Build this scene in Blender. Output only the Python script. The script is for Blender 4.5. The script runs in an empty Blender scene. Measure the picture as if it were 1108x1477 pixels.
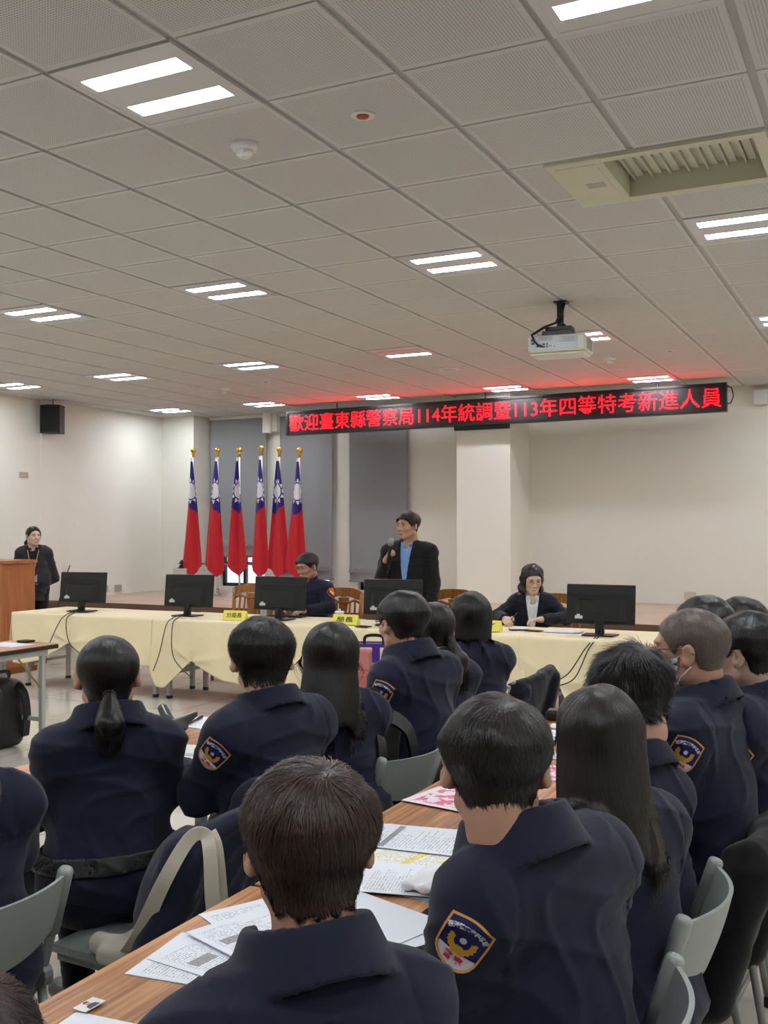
import bpy, math, random, time
import numpy as np
from mathutils import Vector, Matrix
PI = math.pi
S = bpy.context.scene
COL = S.collection
CEIL = 3.3264
T = 0.6                      # ceiling tile

# ------------------------------------------------------------------ camera
yaw, pitch, roll, FPX = 0.46366, 0.013774, -0.0024, 1480.93
cam_data = bpy.data.cameras.new('camera')
cam = bpy.data.objects.new('camera', cam_data); COL.objects.link(cam)
cy, sy, cp, sp, cr, sr = math.cos(yaw), math.sin(yaw), math.cos(pitch), math.sin(pitch), math.cos(roll), math.sin(roll)
_r0 = Vector((cy, sy, 0)); _f = Vector((-sy*cp, cy*cp, sp)); _u0 = _r0.cross(_f)
_r = cr*_r0 + sr*_u0; _u = -sr*_r0 + cr*_u0
mat = Matrix((( _r.x, _u.x, -_f.x, 0), (_r.y, _u.y, -_f.y, 0), (_r.z, _u.z, -_f.z, 1.6), (0, 0, 0, 1)))
cam.matrix_world = mat
cam_data.sensor_fit = 'VERTICAL'; cam_data.sensor_height = 36.0
cam_data.lens = FPX/1477*36.0
cam_data.clip_start = 0.05; cam_data.clip_end = 200
S.camera = cam

# ------------------------------------------------------------------ light and exposure
S.view_settings.view_transform = 'Standard'
S.view_settings.look = 'None'
S.view_settings.gamma = 1.0
S.view_settings.use_curve_mapping = False
S.view_settings.exposure = 0.0
LAMP = 60.0                  # emission of the ceiling tubes
SIGN = 23.0                   # emission of the red diodes
w = bpy.data.worlds.new('daylight'); S.world = w; w.use_nodes = True
bg = w.node_tree.nodes['Background']
bg.inputs[0].default_value = (0.80, 0.88, 1.0, 1); bg.inputs[1].default_value = 1.6

# ------------------------------------------------------------------ materials
def lin(c):
    return tuple(((x/255)/12.92 if x/255 <= .04045 else ((x/255+.055)/1.055)**2.4) for x in c)
class NT:
    def __init__(s, m): s.t = m.node_tree; s.n = s.t.nodes; s.l = s.t.links
    def new(s, typ, **kw):
        n = s.n.new(typ)
        for k, v in kw.items(): setattr(n, k, v)
        return n
    def link(s, a, b): s.l.new(a, b)
    def val(s, sock, v):
        if hasattr(v, 'is_linked') or hasattr(v, 'links'): s.link(v, sock)
        else: sock.default_value = v
    def math(s, op, a, b=0.0, c=None):
        n = s.new('ShaderNodeMath', operation=op); s.val(n.inputs[0], a); s.val(n.inputs[1], b)
        if c is not None: s.val(n.inputs[2], c)
        return n.outputs[0]
    def mix(s, f, a, b):
        n = s.new('ShaderNodeMix', data_type='RGBA'); s.val(n.inputs[0], f); s.val(n.inputs[6], a); s.val(n.inputs[7], b)
        return n.outputs[2]
    def mapping(s, src, sc=(1, 1, 1), rot=(0, 0, 0), loc=(0, 0, 0)):
        n = s.new('ShaderNodeMapping'); n.inputs['Scale'].default_value = sc; n.inputs['Rotation'].default_value = rot
        n.inputs['Location'].default_value = loc; s.link(src, n.inputs[0]); return n.outputs[0]
    def noise(s, vec, scale, detail=2, rough=.5, out=0):
        n = s.new('ShaderNodeTexNoise'); n.inputs['Scale'].default_value = scale; n.inputs['Detail'].default_value = detail
        n.inputs['Roughness'].default_value = rough; s.link(vec, n.inputs['Vector']); return n.outputs[out]
    def ramp(s, f, stops):
        n = s.new('ShaderNodeValToRGB'); s.link(f, n.inputs[0]); e = n.color_ramp.elements
        while len(e) > 1: e.remove(e[-1])
        e[0].position = stops[0][0]; e[0].color = (*stops[0][1], 1)
        for p, c in stops[1:]:
            q = e.new(p); q.color = (*c, 1)
        return n.outputs[0]
    def bump(s, h, strength=.2, dist=.01):
        n = s.new('ShaderNodeBump'); n.inputs['Strength'].default_value = strength; n.inputs['Distance'].default_value = dist
        s.link(h, n.inputs['Height']); return n.outputs[0]
MATS = {}
def M(name, rgb=(200, 200, 200), rough=.6, metal=0, spec=.5, var=0.0, vscale=8, bump=0, bscale=60, bdist=.002,
      emit=0, alpha=1, trans=0, coat=0, sheen=0):
    if name in MATS: return MATS[name]
    m = bpy.data.materials.new(name); m.use_nodes = True; t = NT(m); b = t.n['Principled BSDF']
    c = (*lin(rgb), 1)
    b.inputs['Base Color'].default_value = c; b.inputs['Roughness'].default_value = rough
    b.inputs['Metallic'].default_value = metal; b.inputs['Specular IOR Level'].default_value = spec
    if coat: b.inputs['Coat Weight'].default_value = coat
    if sheen: b.inputs['Sheen Weight'].default_value = sheen; b.inputs['Sheen Roughness'].default_value = .5
    if trans: b.inputs['Transmission Weight'].default_value = trans
    if alpha < 1: b.inputs['Alpha'].default_value = alpha
    co = None
    if var or bump: co = t.new('ShaderNodeTexCoord').outputs['Object']
    if var:
        f = t.noise(co, vscale, 3)
        d = tuple(x*(1-var) for x in c[:3]); l = tuple(min(1, x*(1+var)) for x in c[:3])
        t.link(t.ramp(f, [(.3, d), (.7, l)]), b.inputs['Base Color'])
    if bump:
        t.link(t.bump(t.noise(co, bscale, 3), bump, bdist), b.inputs['Normal'])
    if emit:
        b.inputs['Emission Color'].default_value = c; b.inputs['Emission Strength'].default_value = emit
    MATS[name] = m; return m

wallm = M('wall_paint', (228, 227, 217), .75, var=.02, vscale=1.2, bump=.05, bscale=90)
wallm2 = M('column_paint', (236, 235, 226), .75, var=.015, vscale=1.2)
gridm = M('ceiling_grid_metal', (176, 174, 171), .55)
whitem = M('white_enamel', (225, 225, 222), .45)
blackp = M('black_plastic', (17, 17, 19), .4, bump=.05, bscale=300)
blackg = M('black_gloss', (12, 12, 14), .15)
darkm = M('dark_metal', (45, 46, 48), .45, metal=.6)
steelm = M('pale_grey_steel', (168, 170, 166), .4, metal=.1)
silver = M('silver_metal', (190, 190, 192), .25, metal=1)
chairp = M('grey_chair_plastic', (158, 164, 160), .35, var=.03, vscale=12)
chairt = M('grey_chair_tube', (140, 142, 142), .35, metal=.25)
navy = M('navy_jacket_cloth', (23, 26, 50), .8, sheen=.12, bump=.25, bscale=420, bdist=.0012, var=.12, vscale=9, spec=.3)
navyd = M('dark_navy_cloth', (16, 18, 34), .85, sheen=.15, bump=.2, bscale=400, bdist=.001, spec=.3)
blackc = M('black_cloth', (17, 17, 20), .85, sheen=.12, bump=.3, bscale=300, bdist=.0015, spec=.3)
blackn = M('black_nylon', (18, 18, 20), .5, bump=.25, bscale=500, bdist=.001)
leather = M('black_shoe_leather', (14, 13, 13), .3)
skin = M('warm_skin', (200, 158, 136), .5, var=.05, vscale=14, bump=.05, bscale=200)
skin2 = M('tanned_skin', (184, 141, 118), .5, var=.05, vscale=14)
skin3 = M('pale_skin', (212, 178, 158), .5, var=.04, vscale=14)
lipm = M('lip_skin', (170, 95, 88), .45)
eyem = M('dark_eye', (28, 20, 18), .2)
browm = M('eyebrow_hair', (30, 24, 22), .8)
redm = M('flag_red', (200, 16, 34), .65, sheen=.1)
bluem = M('flag_blue', (28, 20, 122), .65, sheen=.1)
flagw = M('flag_white', (232, 232, 240), .65)
goldm = M('gold_metal', (214, 168, 70), .28, metal=1)
clearm = M('clear_plastic', (235, 240, 240), .1, alpha=.22)
rimm = M('thin_metal_rim', (110, 100, 92), .4, metal=.5)
lensm = M('spectacle_lens', (200, 205, 205), .3, alpha=.05, spec=.1)
strapm = M('cream_canvas', (206, 200, 182), .8, bump=.3, bscale=500)
shirtb = M('light_blue_shirt', (128, 168, 226), .7, bump=.1, bscale=300, var=.05)
shirtw = M('white_blouse', (226, 230, 232), .7, var=.12, vscale=45)
maskm = M('surgical_mask', (196, 214, 224), .7)
paperm = M('plain_paper', (226, 232, 240), .6)
yellowm = M('yellow_name_card', (236, 226, 98), .6)
screenm = M('monitor_back', (15, 15, 17), .38, bump=.06, bscale=500)

def hair_mat(name, rgb, tip):
    m = bpy.data.materials.new(name); m.use_nodes = True; t = NT(m); b = t.n['Principled BSDF']
    g = t.new('ShaderNodeNewGeometry')
    co = t.new('ShaderNodeTexCoord').outputs['Object']
    a = t.mix(g.outputs['Random Per Island'], (*lin(rgb), 1), (*lin(tip), 1))
    t.link(a, b.inputs['Base Color'])
    b.inputs['Roughness'].default_value = .38; b.inputs['Specular IOR Level'].default_value = .45
    n = t.noise(t.mapping(co, (160, 160, 14)), 1.0, 3)
    t.link(t.bump(n, .5, .002), b.inputs['Normal'])
    MATS[name] = m; return m
hair_black = hair_mat('black_hair', (12, 11, 12), (24, 20, 20))
hair_brown = hair_mat('dark_brown_hair', (38, 27, 23), (66, 48, 39))
hair_soft = hair_mat('brown_black_hair', (18, 15, 15), (38, 29, 26))
hair_grey = hair_mat('cropped_grey_hair', (70, 60, 55), (122, 108, 98))

def mat_ceiling():
    m = bpy.data.materials.new('perforated_ceiling_tile'); m.use_nodes = True; t = NT(m); b = t.n['Principled BSDF']
    co = t.new('ShaderNodeTexCoord').outputs['Object']
    sp_ = t.new('ShaderNodeSeparateXYZ'); t.link(co, sp_.inputs[0])
    def dots(a):
        f = t.math('FRACT', t.math('MULTIPLY', a, 1/0.0125)); return t.math('SUBTRACT', f, .5)
    dx, dy = dots(sp_.outputs[0]), dots(sp_.outputs[1])
    r = t.math('SQRT', t.math('ADD', t.math('MULTIPLY', dx, dx), t.math('MULTIPLY', dy, dy)))
    hole = t.math('LESS_THAN', r, .27)
    def edge(a):
        f = t.math('FRACT', t.math('MULTIPLY', a, 1/T)); return t.math('LESS_THAN', t.math('ABSOLUTE', t.math('SUBTRACT', f, .5)), .435)
    inside = t.math('MULTIPLY', edge(sp_.outputs[0]), edge(sp_.outputs[1]))
    f = t.math('MULTIPLY', hole, inside)
    base = t.mix(t.noise(co, .7, 2), (*lin((201, 199, 196)), 1), (*lin((208, 206, 202)), 1))
    t.link(t.mix(f, base, (*lin((152, 150, 148)), 1)), b.inputs['Base Color'])
    b.inputs['Roughness'].default_value = .7
    return m
tilem = mat_ceiling()

def mat_floor():
    m = bpy.data.materials.new('polished_floor_tile'); m.use_nodes = True; t = NT(m); b = t.n['Principled BSDF']
    co = t.new('ShaderNodeTexCoord').outputs['Object']
    n1 = t.noise(co, 1.3, 5); n2 = t.noise(co, 14, 4)
    c = t.mix(n1, (*lin((206, 200, 188)), 1), (*lin((222, 216, 205)), 1))
    c = t.mix(t.math('MULTIPLY', n2, .25), c, (*lin((180, 172, 160)), 1))
    sp_ = t.new('ShaderNodeSeparateXYZ'); t.link(co, sp_.inputs[0])
    def g(a): return t.math('GREATER_THAN', t.math('ABSOLUTE', t.math('SUBTRACT', t.math('FRACT', t.math('MULTIPLY', a, 1/.8)), .5)), .4965)
    joint = t.math('MAXIMUM', g(sp_.outputs[0]), g(sp_.outputs[1]))
    t.link(t.mix(joint, c, (*lin((140, 132, 120)), 1)), b.inputs['Base Color'])
    b.inputs['Roughness'].default_value = .07; b.inputs['Specular IOR Level'].default_value = .6
    return m
floorm = mat_floor()

def mat_wood(name, dark, light, scale=1.0, axis='y', rough=.35, stripes=90):
    m = bpy.data.materials.new(name); m.use_nodes = True; t = NT(m); b = t.n['Principled BSDF']
    co = t.new('ShaderNodeTexCoord').outputs['Object']
    sc = {'y': (stripes, 2.2, stripes), 'x': (2.2, stripes, stripes), 'z': (stripes, stripes, 2.2)}[axis]
    sc2 = {'y': (9, .7, 9), 'x': (.7, 9, 9), 'z': (9, 9, .7)}[axis]
    a = t.noise(t.mapping(co, tuple(s*scale for s in sc)), 1, 4, .6)
    c = t.noise(t.mapping(co, sc2), 1, 2)
    f = t.math('ADD', t.math('MULTIPLY', a, .75), t.math('MULTIPLY', c, .3))
    col = t.ramp(f, [(.36, lin(dark)), (.5, tuple((p+q)/2 for p, q in zip(lin(dark), lin(light)))), (.62, lin(light))])
    t.link(col, b.inputs['Base Color']); b.inputs['Roughness'].default_value = rough
    MATS[name] = m; return m
tablewood = mat_wood('walnut_laminate', (116, 70, 40), (208, 150, 102))
podwood = mat_wood('cherry_veneer', (150, 88, 48), (178, 112, 68), axis='z', stripes=40)
chairwood = mat_wood('golden_oak', (122, 74, 26), (168, 112, 48), axis='z', stripes=50)
stagewood = mat_wood('stage_plank', (168, 142, 122), (198, 174, 154), axis='x', stripes=14, rough=.4)
riserwood = mat_wood('stage_riser', (110, 84, 62), (140, 110, 84), axis='z', stripes=30)

def mat_cloth():
    m = bpy.data.materials.new('pale_yellow_tablecloth'); m.use_nodes = True; t = NT(m); b = t.n['Principled BSDF']
    co = t.new('ShaderNodeTexCoord').outputs['Object']
    t.link(t.mix(t.noise(co, 2, 3), (*lin((236, 219, 174)), 1), (*lin((243, 229, 190)), 1)), b.inputs['Base Color'])
    b.inputs['Roughness'].default_value = .6; b.inputs['Sheen Weight'].default_value = .2
    t.link(t.bump(t.noise(co, 7, 4), .35, .02), b.inputs['Normal'])
    return m
clothm = mat_cloth()

def mat_blind():
    m = bpy.data.materials.new('grey_roman_blind'); m.use_nodes = True; t = NT(m); b = t.n['Principled BSDF']
    co = t.new('ShaderNodeTexCoord').outputs['Object']
    n = t.noise(t.mapping(co, (260, 260, 40)), 1, 2)
    t.link(t.mix(n, (*lin((132, 134, 138)), 1), (*lin((150, 151, 154)), 1)), b.inputs['Base Color'])
    b.inputs['Roughness'].default_value = .9
    return m
blindm = mat_blind()

def mat_doc(name, paper=(232, 236, 244), ink=(70, 74, 92), accent=None, lines=40, rows=(.08, .92), block=None, density=.55, mark=None):
    """printed page: u along local x, v along local y, object sized in metres with origin at the page centre (0.21 x 0.297)"""
    m = bpy.data.materials.new(name); m.use_nodes = True; t = NT(m); b = t.n['Principled BSDF']
    g = t.new('ShaderNodeTexCoord').outputs['Object']
    s_ = t.new('ShaderNodeSeparateXYZ'); t.link(g, s_.inputs[0])
    u = t.math('ADD', t.math('DIVIDE', s_.outputs[0], .21), .5); v = t.math('ADD', t.math('DIVIDE', s_.outputs[1], .297), .5)
    row = t.math('LESS_THAN', t.math('FRACT', t.math('MULTIPLY', v, lines)), .36)
    cell = t.new('ShaderNodeCombineXYZ')
    t.link(t.math('FLOOR', t.math('MULTIPLY', u, 84)), cell.inputs[0]); t.link(t.math('FLOOR', t.math('MULTIPLY', v, lines)), cell.inputs[1])
    wn = t.new('ShaderNodeTexWhiteNoise', noise_dimensions='2D'); t.link(cell.outputs[0], wn.inputs['Vector'])
    word = t.math('LESS_THAN', wn.outputs[0], density)
    wr = t.new('ShaderNodeTexWhiteNoise', noise_dimensions='1D'); t.link(t.math('FLOOR', t.math('MULTIPLY', v, lines)), wr.inputs['W'])
    ln = t.math('LESS_THAN', u, t.math('ADD', .45, t.math('MULTIPLY', wr.outputs[0], .5)))
    def box(x0, x1, y0, y1):
        a = t.math('MULTIPLY', t.math('GREATER_THAN', u, x0), t.math('LESS_THAN', u, x1))
        c = t.math('MULTIPLY', t.math('GREATER_THAN', v, y0), t.math('LESS_THAN', v, y1)); return t.math('MULTIPLY', a, c)
    ink_f = t.math('MULTIPLY', t.math('MULTIPLY', row, word), t.math('MULTIPLY', ln, box(.07, .93, *rows)))
    col = (*lin(paper), 1)
    if block:
        for bx, c in block: col = t.mix(box(*bx), col, (*lin(c), 1))
    if mark:
        nz = t.noise(t.mapping(g, (22, 22, 22)), 1, 3)
        col = t.mix(t.math('MULTIPLY', t.math('GREATER_THAN', nz, .5), box(*mark[0])), col, (*lin(mark[1]), 1))
    col = t.mix(t.math('MULTIPLY', ink_f, .55), col, (*lin(ink), 1))
    t.link(col, b.inputs['Base Color']); b.inputs['Roughness'].default_value = .65
    return m
doc_plain = mat_doc('printed_page')
doc_form = mat_doc('printed_form', block=[((.1, .9, .10, .17), (150, 150, 152)), ((.12, .4, .62, .72), (160, 160, 162)), ((.6, .75, .5, .56), (160, 160, 162))], lines=44)
doc_hi = mat_doc('highlighted_page', block=[((.1, .8, .55, .62), (238, 222, 130)), ((.1, .55, .3, .36), (238, 224, 140)), ((.3, .55, .08, .16), (190, 60, 70))], paper=(240, 238, 226), density=.5, lines=34)
doc_pink = mat_doc('pink_printed_page', mark=((.1, .9, .15, .9), (232, 120, 150)), paper=(240, 226, 234), density=.35, lines=30)
doc_grey = mat_doc('page_with_grey_table', block=[((.05, .95, .8, .86), (150, 154, 164)), ((.1, .4, .1, .16), (150, 152, 158))], lines=32)

# ------------------------------------------------------------------ mesh helpers
class MB:
    """collects geometry for ONE mesh object; faces may carry a material slot"""
    def __init__(s): s.v = []; s.f = []; s.m = []; s.cur = 0; s.mats = []
    def slot(s, mt):
        if mt not in s.mats: s.mats.append(mt)
        s.cur = s.mats.index(mt); return s
    def add(s, vs, fs):
        k = len(s.v); s.v += [tuple(p) for p in vs]; s.f += [tuple(i+k for i in f) for f in fs]; s.m += [s.cur]*len(fs)
        return s
    def box(s, x0, x1, y0, y1, z0, z1, mt=None, bev=0):
        if mt: s.slot(mt)
        if bev:
            b = bev; vs = []; rings = []
            for z, k in ((z0, b), (z0+b, 0), (z1-b, 0), (z1, b)):
                xa, xb, ya, yb = x0+k, x1-k, y0+k, y1-k
                c = b if k == 0 else b*.4
                rings.append([(xa+c, ya, z), (xb-c, ya, z), (xb, ya+c, z), (xb, yb-c, z), (xb-c, yb, z), (xa+c, yb, z), (xa, yb-c, z), (xa, ya+c, z)])
            for r in rings: vs += r
            fs = [tuple(range(7, -1, -1)), tuple(range(24, 32))]
            for r in range(3):
                for i in range(8):
                    j = (i+1) % 8; fs.append((r*8+i, r*8+j, r*8+8+j, r*8+8+i))
            return s.add(vs, fs)
        vs = [(x0, y0, z0), (x1, y0, z0), (x1, y1, z0), (x0, y1, z0), (x0, y0, z1), (x1, y0, z1), (x1, y1, z1), (x0, y1, z1)]
        return s.add(vs, [(0, 3, 2, 1), (4, 5, 6, 7), (0, 1, 5, 4), (1, 2, 6, 5), (2, 3, 7, 6), (3, 0, 4, 7)])
    def tube(s, pts, r, n=8, mt=None, caps=True):
        if mt: s.slot(mt)
        pts = [Vector(p) for p in pts]; k = len(pts); rr = r if isinstance(r, (list, tuple)) else [r]*k
        vs = []; up = Vector((0, 0, 1)); prev = None
        for i, p in enumerate(pts):
            d = (pts[min(i+1, k-1)]-pts[max(i-1, 0)]).normalized()
            if prev is None:
                a = d.cross(up if abs(d.z) < .95 else Vector((1, 0, 0))).normalized()
            else:
                a = (prev - d*prev.dot(d)).normalized()
            prev = a; b = d.cross(a)
            for j in range(n):
                t_ = 2*PI*j/n; vs.append(p + (a*math.cos(t_)+b*math.sin(t_))*rr[i])
        fs = [(i*n+j, i*n+(j+1) % n, (i+1)*n+(j+1) % n, (i+1)*n+j) for i in range(k-1) for j in range(n)]
        if caps: fs += [tuple(range(n-1, -1, -1)), tuple(range((k-1)*n, k*n))]
        return s.add(vs, fs)
    def lathe(s, prof, c=(0, 0, 0), n=24, mt=None, axis='z'):
        if mt: s.slot(mt)
        vs = []
        for r, z in prof:
            for j in range(n):
                t_ = 2*PI*j/n; x, y = r*math.cos(t_), r*math.sin(t_)
                vs.append((c[0]+x, c[1]+y, c[2]+z) if axis == 'z' else (c[0]+x, c[1]+z, c[2]+y) if axis == 'y' else (c[0]+z, c[1]+x, c[2]+y))
        k = len(prof)
        fs = [(i*n+j, i*n+(j+1) % n, (i+1)*n+(j+1) % n, (i+1)*n+j) for i in range(k-1) for j in range(n)]
        fs += [tuple(range(n-1, -1, -1)), tuple(range((k-1)*n, k*n))]
        return s.add(vs, fs)
    def poly(s, pts, mt=None):
        if mt: s.slot(mt)
        return s.add(pts, [tuple(range(len(pts)))])
    def prism(s, pts, z0, z1, mt=None):
        if mt: s.slot(mt)
        n = len(pts); vs = [(x, y, z0) for x, y in pts]+[(x, y, z1) for x, y in pts]
        return s.add(vs, [tuple(range(n-1, -1, -1)), tuple(range(n, 2*n))]+[(i, (i+1) % n, n+(i+1) % n, n+i) for i in range(n)])
    def grid(s, P, mt=None):
        """P: array (a, b, 3)"""
        if mt: s.slot(mt)
        a, b = P.shape[:2]
        return s.add(P.reshape(-1, 3).tolist(), [(i*b+j, i*b+j+1, (i+1)*b+j+1, (i+1)*b+j) for i in range(a-1) for j in range(b-1)])
    def build(s, name, mt=None, parent=None, smooth=False, origin=None):
        me = bpy.data.meshes.new(name)
        v = np.array(s.v, float)
        if origin is not None: v = v-np.array(origin)
        me.from_pydata(v.tolist(), [], s.f)
        for q in (s.mats or [mt]): me.materials.append(q)
        if s.mats: me.polygons.foreach_set('material_index', s.m)
        if smooth: me.polygons.foreach_set('use_smooth', [True]*len(s.f))
        me.update()
        o = bpy.data.objects.new(name, me); COL.objects.link(o)
        if origin is not None: o.location = origin
        if parent is not None: o.parent = parent
        return o
def autosmooth(o, deg=40):
    me = o.data; me.polygons.foreach_set('use_smooth', [True]*len(me.polygons))
    try: me.set_sharp_from_angle(angle=math.radians(deg))
    except Exception: pass
    return o
def tag(o, label, cat, group=None):
    o['label'] = label; o['category'] = cat
    if group: o['group'] = group
    return o
def thing(name, label, cat, loc=(0, 0, 0), rz=0, group=None):
    o = bpy.data.objects.new(name, None); COL.objects.link(o); o.empty_display_size = .1
    o.location = loc; o.rotation_euler = (0, 0, rz); return tag(o, label, cat, group)
def struct(o): o['kind'] = 'structure'; return o
def dup(root, loc, rz, label=None, rot=None):
    r = root.copy(); COL.objects.link(r); r.location = loc; r.rotation_euler = rot or (0, 0, rz)
    if label: r['label'] = label
    for ch in list(root.children):
        c = ch.copy(); COL.objects.link(c); c.parent = r
        for g in ch.children:
            d = g.copy(); COL.objects.link(d); d.parent = c
    return r
def text_mesh(body, size=1.0, bold=0.0, extrude=0.0):
    c = bpy.data.curves.new('lettering', 'FONT'); c.body = body; c.size = size; c.offset = bold; c.extrude = extrude
    c.resolution_u = 2; c.align_x = 'LEFT'
    o = bpy.data.objects.new('lettering', c); COL.objects.link(o)
    dg = bpy.context.evaluated_depsgraph_get()
    me = bpy.data.meshes.new_from_object(o.evaluated_get(dg))
    vs = np.array([v.co[:] for v in me.vertices]).reshape(-1, 3); fs = [tuple(p.vertices) for p in me.polygons]
    bpy.data.objects.remove(o); bpy.data.meshes.remove(me); bpy.data.curves.remove(c)
    return vs, fs
# ------------------------------------------------------------------ the room
XL, XR, YB, YF = -10.4, 4.2, -5.0, 13.38
b = MB(); b.box(XL, XR, YB, YF, -.1, 0); struct(b.build('floor', floorm))
GX0, GY0 = -4.80072*T, 4.81672*T           # grid origin of the tile joints
NI0, NI1, NJ0, NJ1 = -13, 12, -14, 18
LIGHTS = [(i, j) for i in (-12, -9, -6, -3, 0, 3, 6, 9) for j in (-10, -5, 0, 5, 10, 15)]
AC = (-1.50, -0.50, 4.70, 5.40)
b = MB()
for a_ in ((XL, AC[0], YB, YF), (AC[1], XR, YB, YF), (AC[0], AC[1], YB, AC[2]), (AC[0], AC[1], AC[3], YF)): b.box(*a_, CEIL+.006, CEIL+.16, gridm)
for i in range(NI0, NI1):
    for j in range(NJ0, NJ1):
        if (i, j) in LIGHTS: continue
        x0, y0 = GX0+i*T+.016, GY0+j*T+.006; x1, y1 = x0+T-.032, y0+T-.012
        x0, x1 = max(x0, XL), min(x1, XR); y0, y1 = max(y0, YB), min(y1, YF)
        if x1-x0 < .02 or y1-y0 < .02: continue
        if x1 > AC[0] and x0 < AC[1] and y1 > AC[2] and y0 < AC[3]:
            # tiles cut around the air conditioner
            if x0 < AC[0]: b.box(x0, AC[0], y0, y1, CEIL-.004, CEIL+.02, tilem)
            if x1 > AC[1]: b.box(AC[1], x1, y0, y1, CEIL-.004, CEIL+.02, tilem)
            xa, xb = max(x0, AC[0]), min(x1, AC[1])
            if y0 < AC[2]: b.box(xa, xb, y0, AC[2], CEIL-.004, CEIL+.02, tilem)
            if y1 > AC[3]: b.box(xa, xb, AC[3], y1, CEIL-.004, CEIL+.02, tilem)
            continue
        b.box(x0, x1, y0, y1, CEIL-.004, CEIL+.02, tilem)
ceil = b.build('ceiling'); struct(ceil); ceil.location = (GX0, GY0, 0)
for v in ceil.data.vertices: v.co.x -= GX0; v.co.y -= GY0
def wallbox(name, *a, m=wallm):
    q = MB(); q.box(*a); return struct(q.build(name, m))
H = CEIL+.02
b = MB(); b.box(XL-.2, XL, YB, YF+.4, 0, H); b.box(XL, XL+.03, 10.37, 10.75, 0, CEIL-.004); struct(b.build('wall_left', wallm))  # shallow raised strip added to stand in for the shade by the wall speaker
wallbox('wall_right', XR, XR+.2, YB, YF+.4, 0, H)
wallbox('wall_back', XL, XR, YB-.2, YB, 0, H)
# front wall with three window openings, the stage recess
WZ0, WZ1 = .66, 3.2
W3 = [(-9.60, -8.76), (-8.34, -7.60), (-7.12, -6.40)]
b = MB(); x = XL
for a, c in W3:
    b.box(x, a, YF, YF+.2, 0, H); b.box(a, c, YF, YF+.2, 0, WZ0); b.box(a, c, YF, YF+.2, WZ1, H); x = c
b.box(x, XR, YF, YF+.2, 0, H)
b.box(XL, -9.77, 12.93, YF, 0, CEIL-.004)      # pier in the left corner
b.box(-9.77, XR, YF-.001, YF, CEIL-.06, CEIL-.004)
struct(b.build('wall_front', wallm))
wallbox('trim_1', -5.23, -4.48, 12.62, YF, .6, CEIL-.004, m=wallm2)      # square column on the stage
q = MB(); q.box(-8.66, -8.42, 13.2, 13.38, 3.05, CEIL-.004); q.lathe([(.07, 0), (.07, .3)], (-8.56, 13.15, 3.02), 20); struct(q.build('trim_2', wallm))
q = MB(); q.box(-1.56, -1.40, 13.25, 13.38, 3.08, 3.26, bev=.005); struct(q.build('trim_3', whitem))
glassm = M('window_glass', (235, 243, 248), .03, trans=1)
framem = M('window_frame_bronze', (46, 46, 52), .4, metal=.3)
for k, (a, c) in enumerate(W3):
    b = MB(); y0, y1 = YF+.08, YF+.14
    for x0, x1 in ((a, a+.05), (c-.05, c), ((a+c)/2-.025, (a+c)/2+.025)): b.box(x0, x1, y0, y1, WZ0, WZ1)
    for z0, z1 in ((WZ0, WZ0+.05), (WZ1-.05, WZ1), (1.0, 1.04)): b.box(a, c, y0, y1, z0, z1)
    o = b.build('window_%d' % (k+1), framem); struct(o)
    g = MB(); g.box(a+.03, c-.03, y0+.025, y0+.031, WZ0+.03, WZ1-.03); g.build('pane', glassm, o)
# stage
b = MB(); b.box(XL, XR, 10.5, YF, 0, .56, riserwood); b.box(XL, XR, 10.46, YF, .56, .6, stagewood)
b.box(XL, XR, 10.45, 10.475, .535, .60, M('stage_edge_brown', (96, 70, 50), .5))
struct(b.build('floor_stage'))

# blinds
def blind(x0, x1, z0, label, sag=0.0):
    n, m = 40, 60; P = np.zeros((m, n, 3)); zs = np.linspace(CEIL-.03, z0, m)
    for i, z in enumerate(zs):
        for j in range(n):
            u = j/(n-1); P[i, j] = (x0+(x1-x0)*u, 13.30+.012*math.sin(u*9+z*2)*max(0, (2.2-z)) - .02*math.exp(-((z-z0-.18)/.05)**2), z-sag*math.sin(PI*u)*max(0, 1-(z-z0)/.5))
    o = thing('roman_blind', label, 'blind', ((x0+x1)/2, 13.3, z0))
    q = MB(); q.grid(P-np.array(o.location)); f = q.build('fabric', blindm, o, smooth=True)
    md = f.modifiers.new('thick', 'SOLIDIFY'); md.thickness = .004
    q = MB(); q.box(x0-o.location.x, x1-o.location.x, -.015, .02, 0, .03)
    q.box(x0-o.location.x, x1-o.location.x, -.03, -.01, .14, .165); q.build('hem_bar', blindm, o)
    q = MB(); q.box(x0-o.location.x, x1-o.location.x, -.03, .03, CEIL-.05-z0, CEIL-.006-z0); q.build('head_rail', whitem, o)
    return o
blind(-9.72, -8.66, 1.16, 'grey fabric blind drawn halfway above the bright window, behind the flags', .05)
blind(-8.42, -7.50, .80, 'grey roman blind behind the rightmost flag and the seated officer')
blind(-7.22, -6.27, .78, 'grey roman blind behind the standing speaker, right of the other two')

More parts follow.
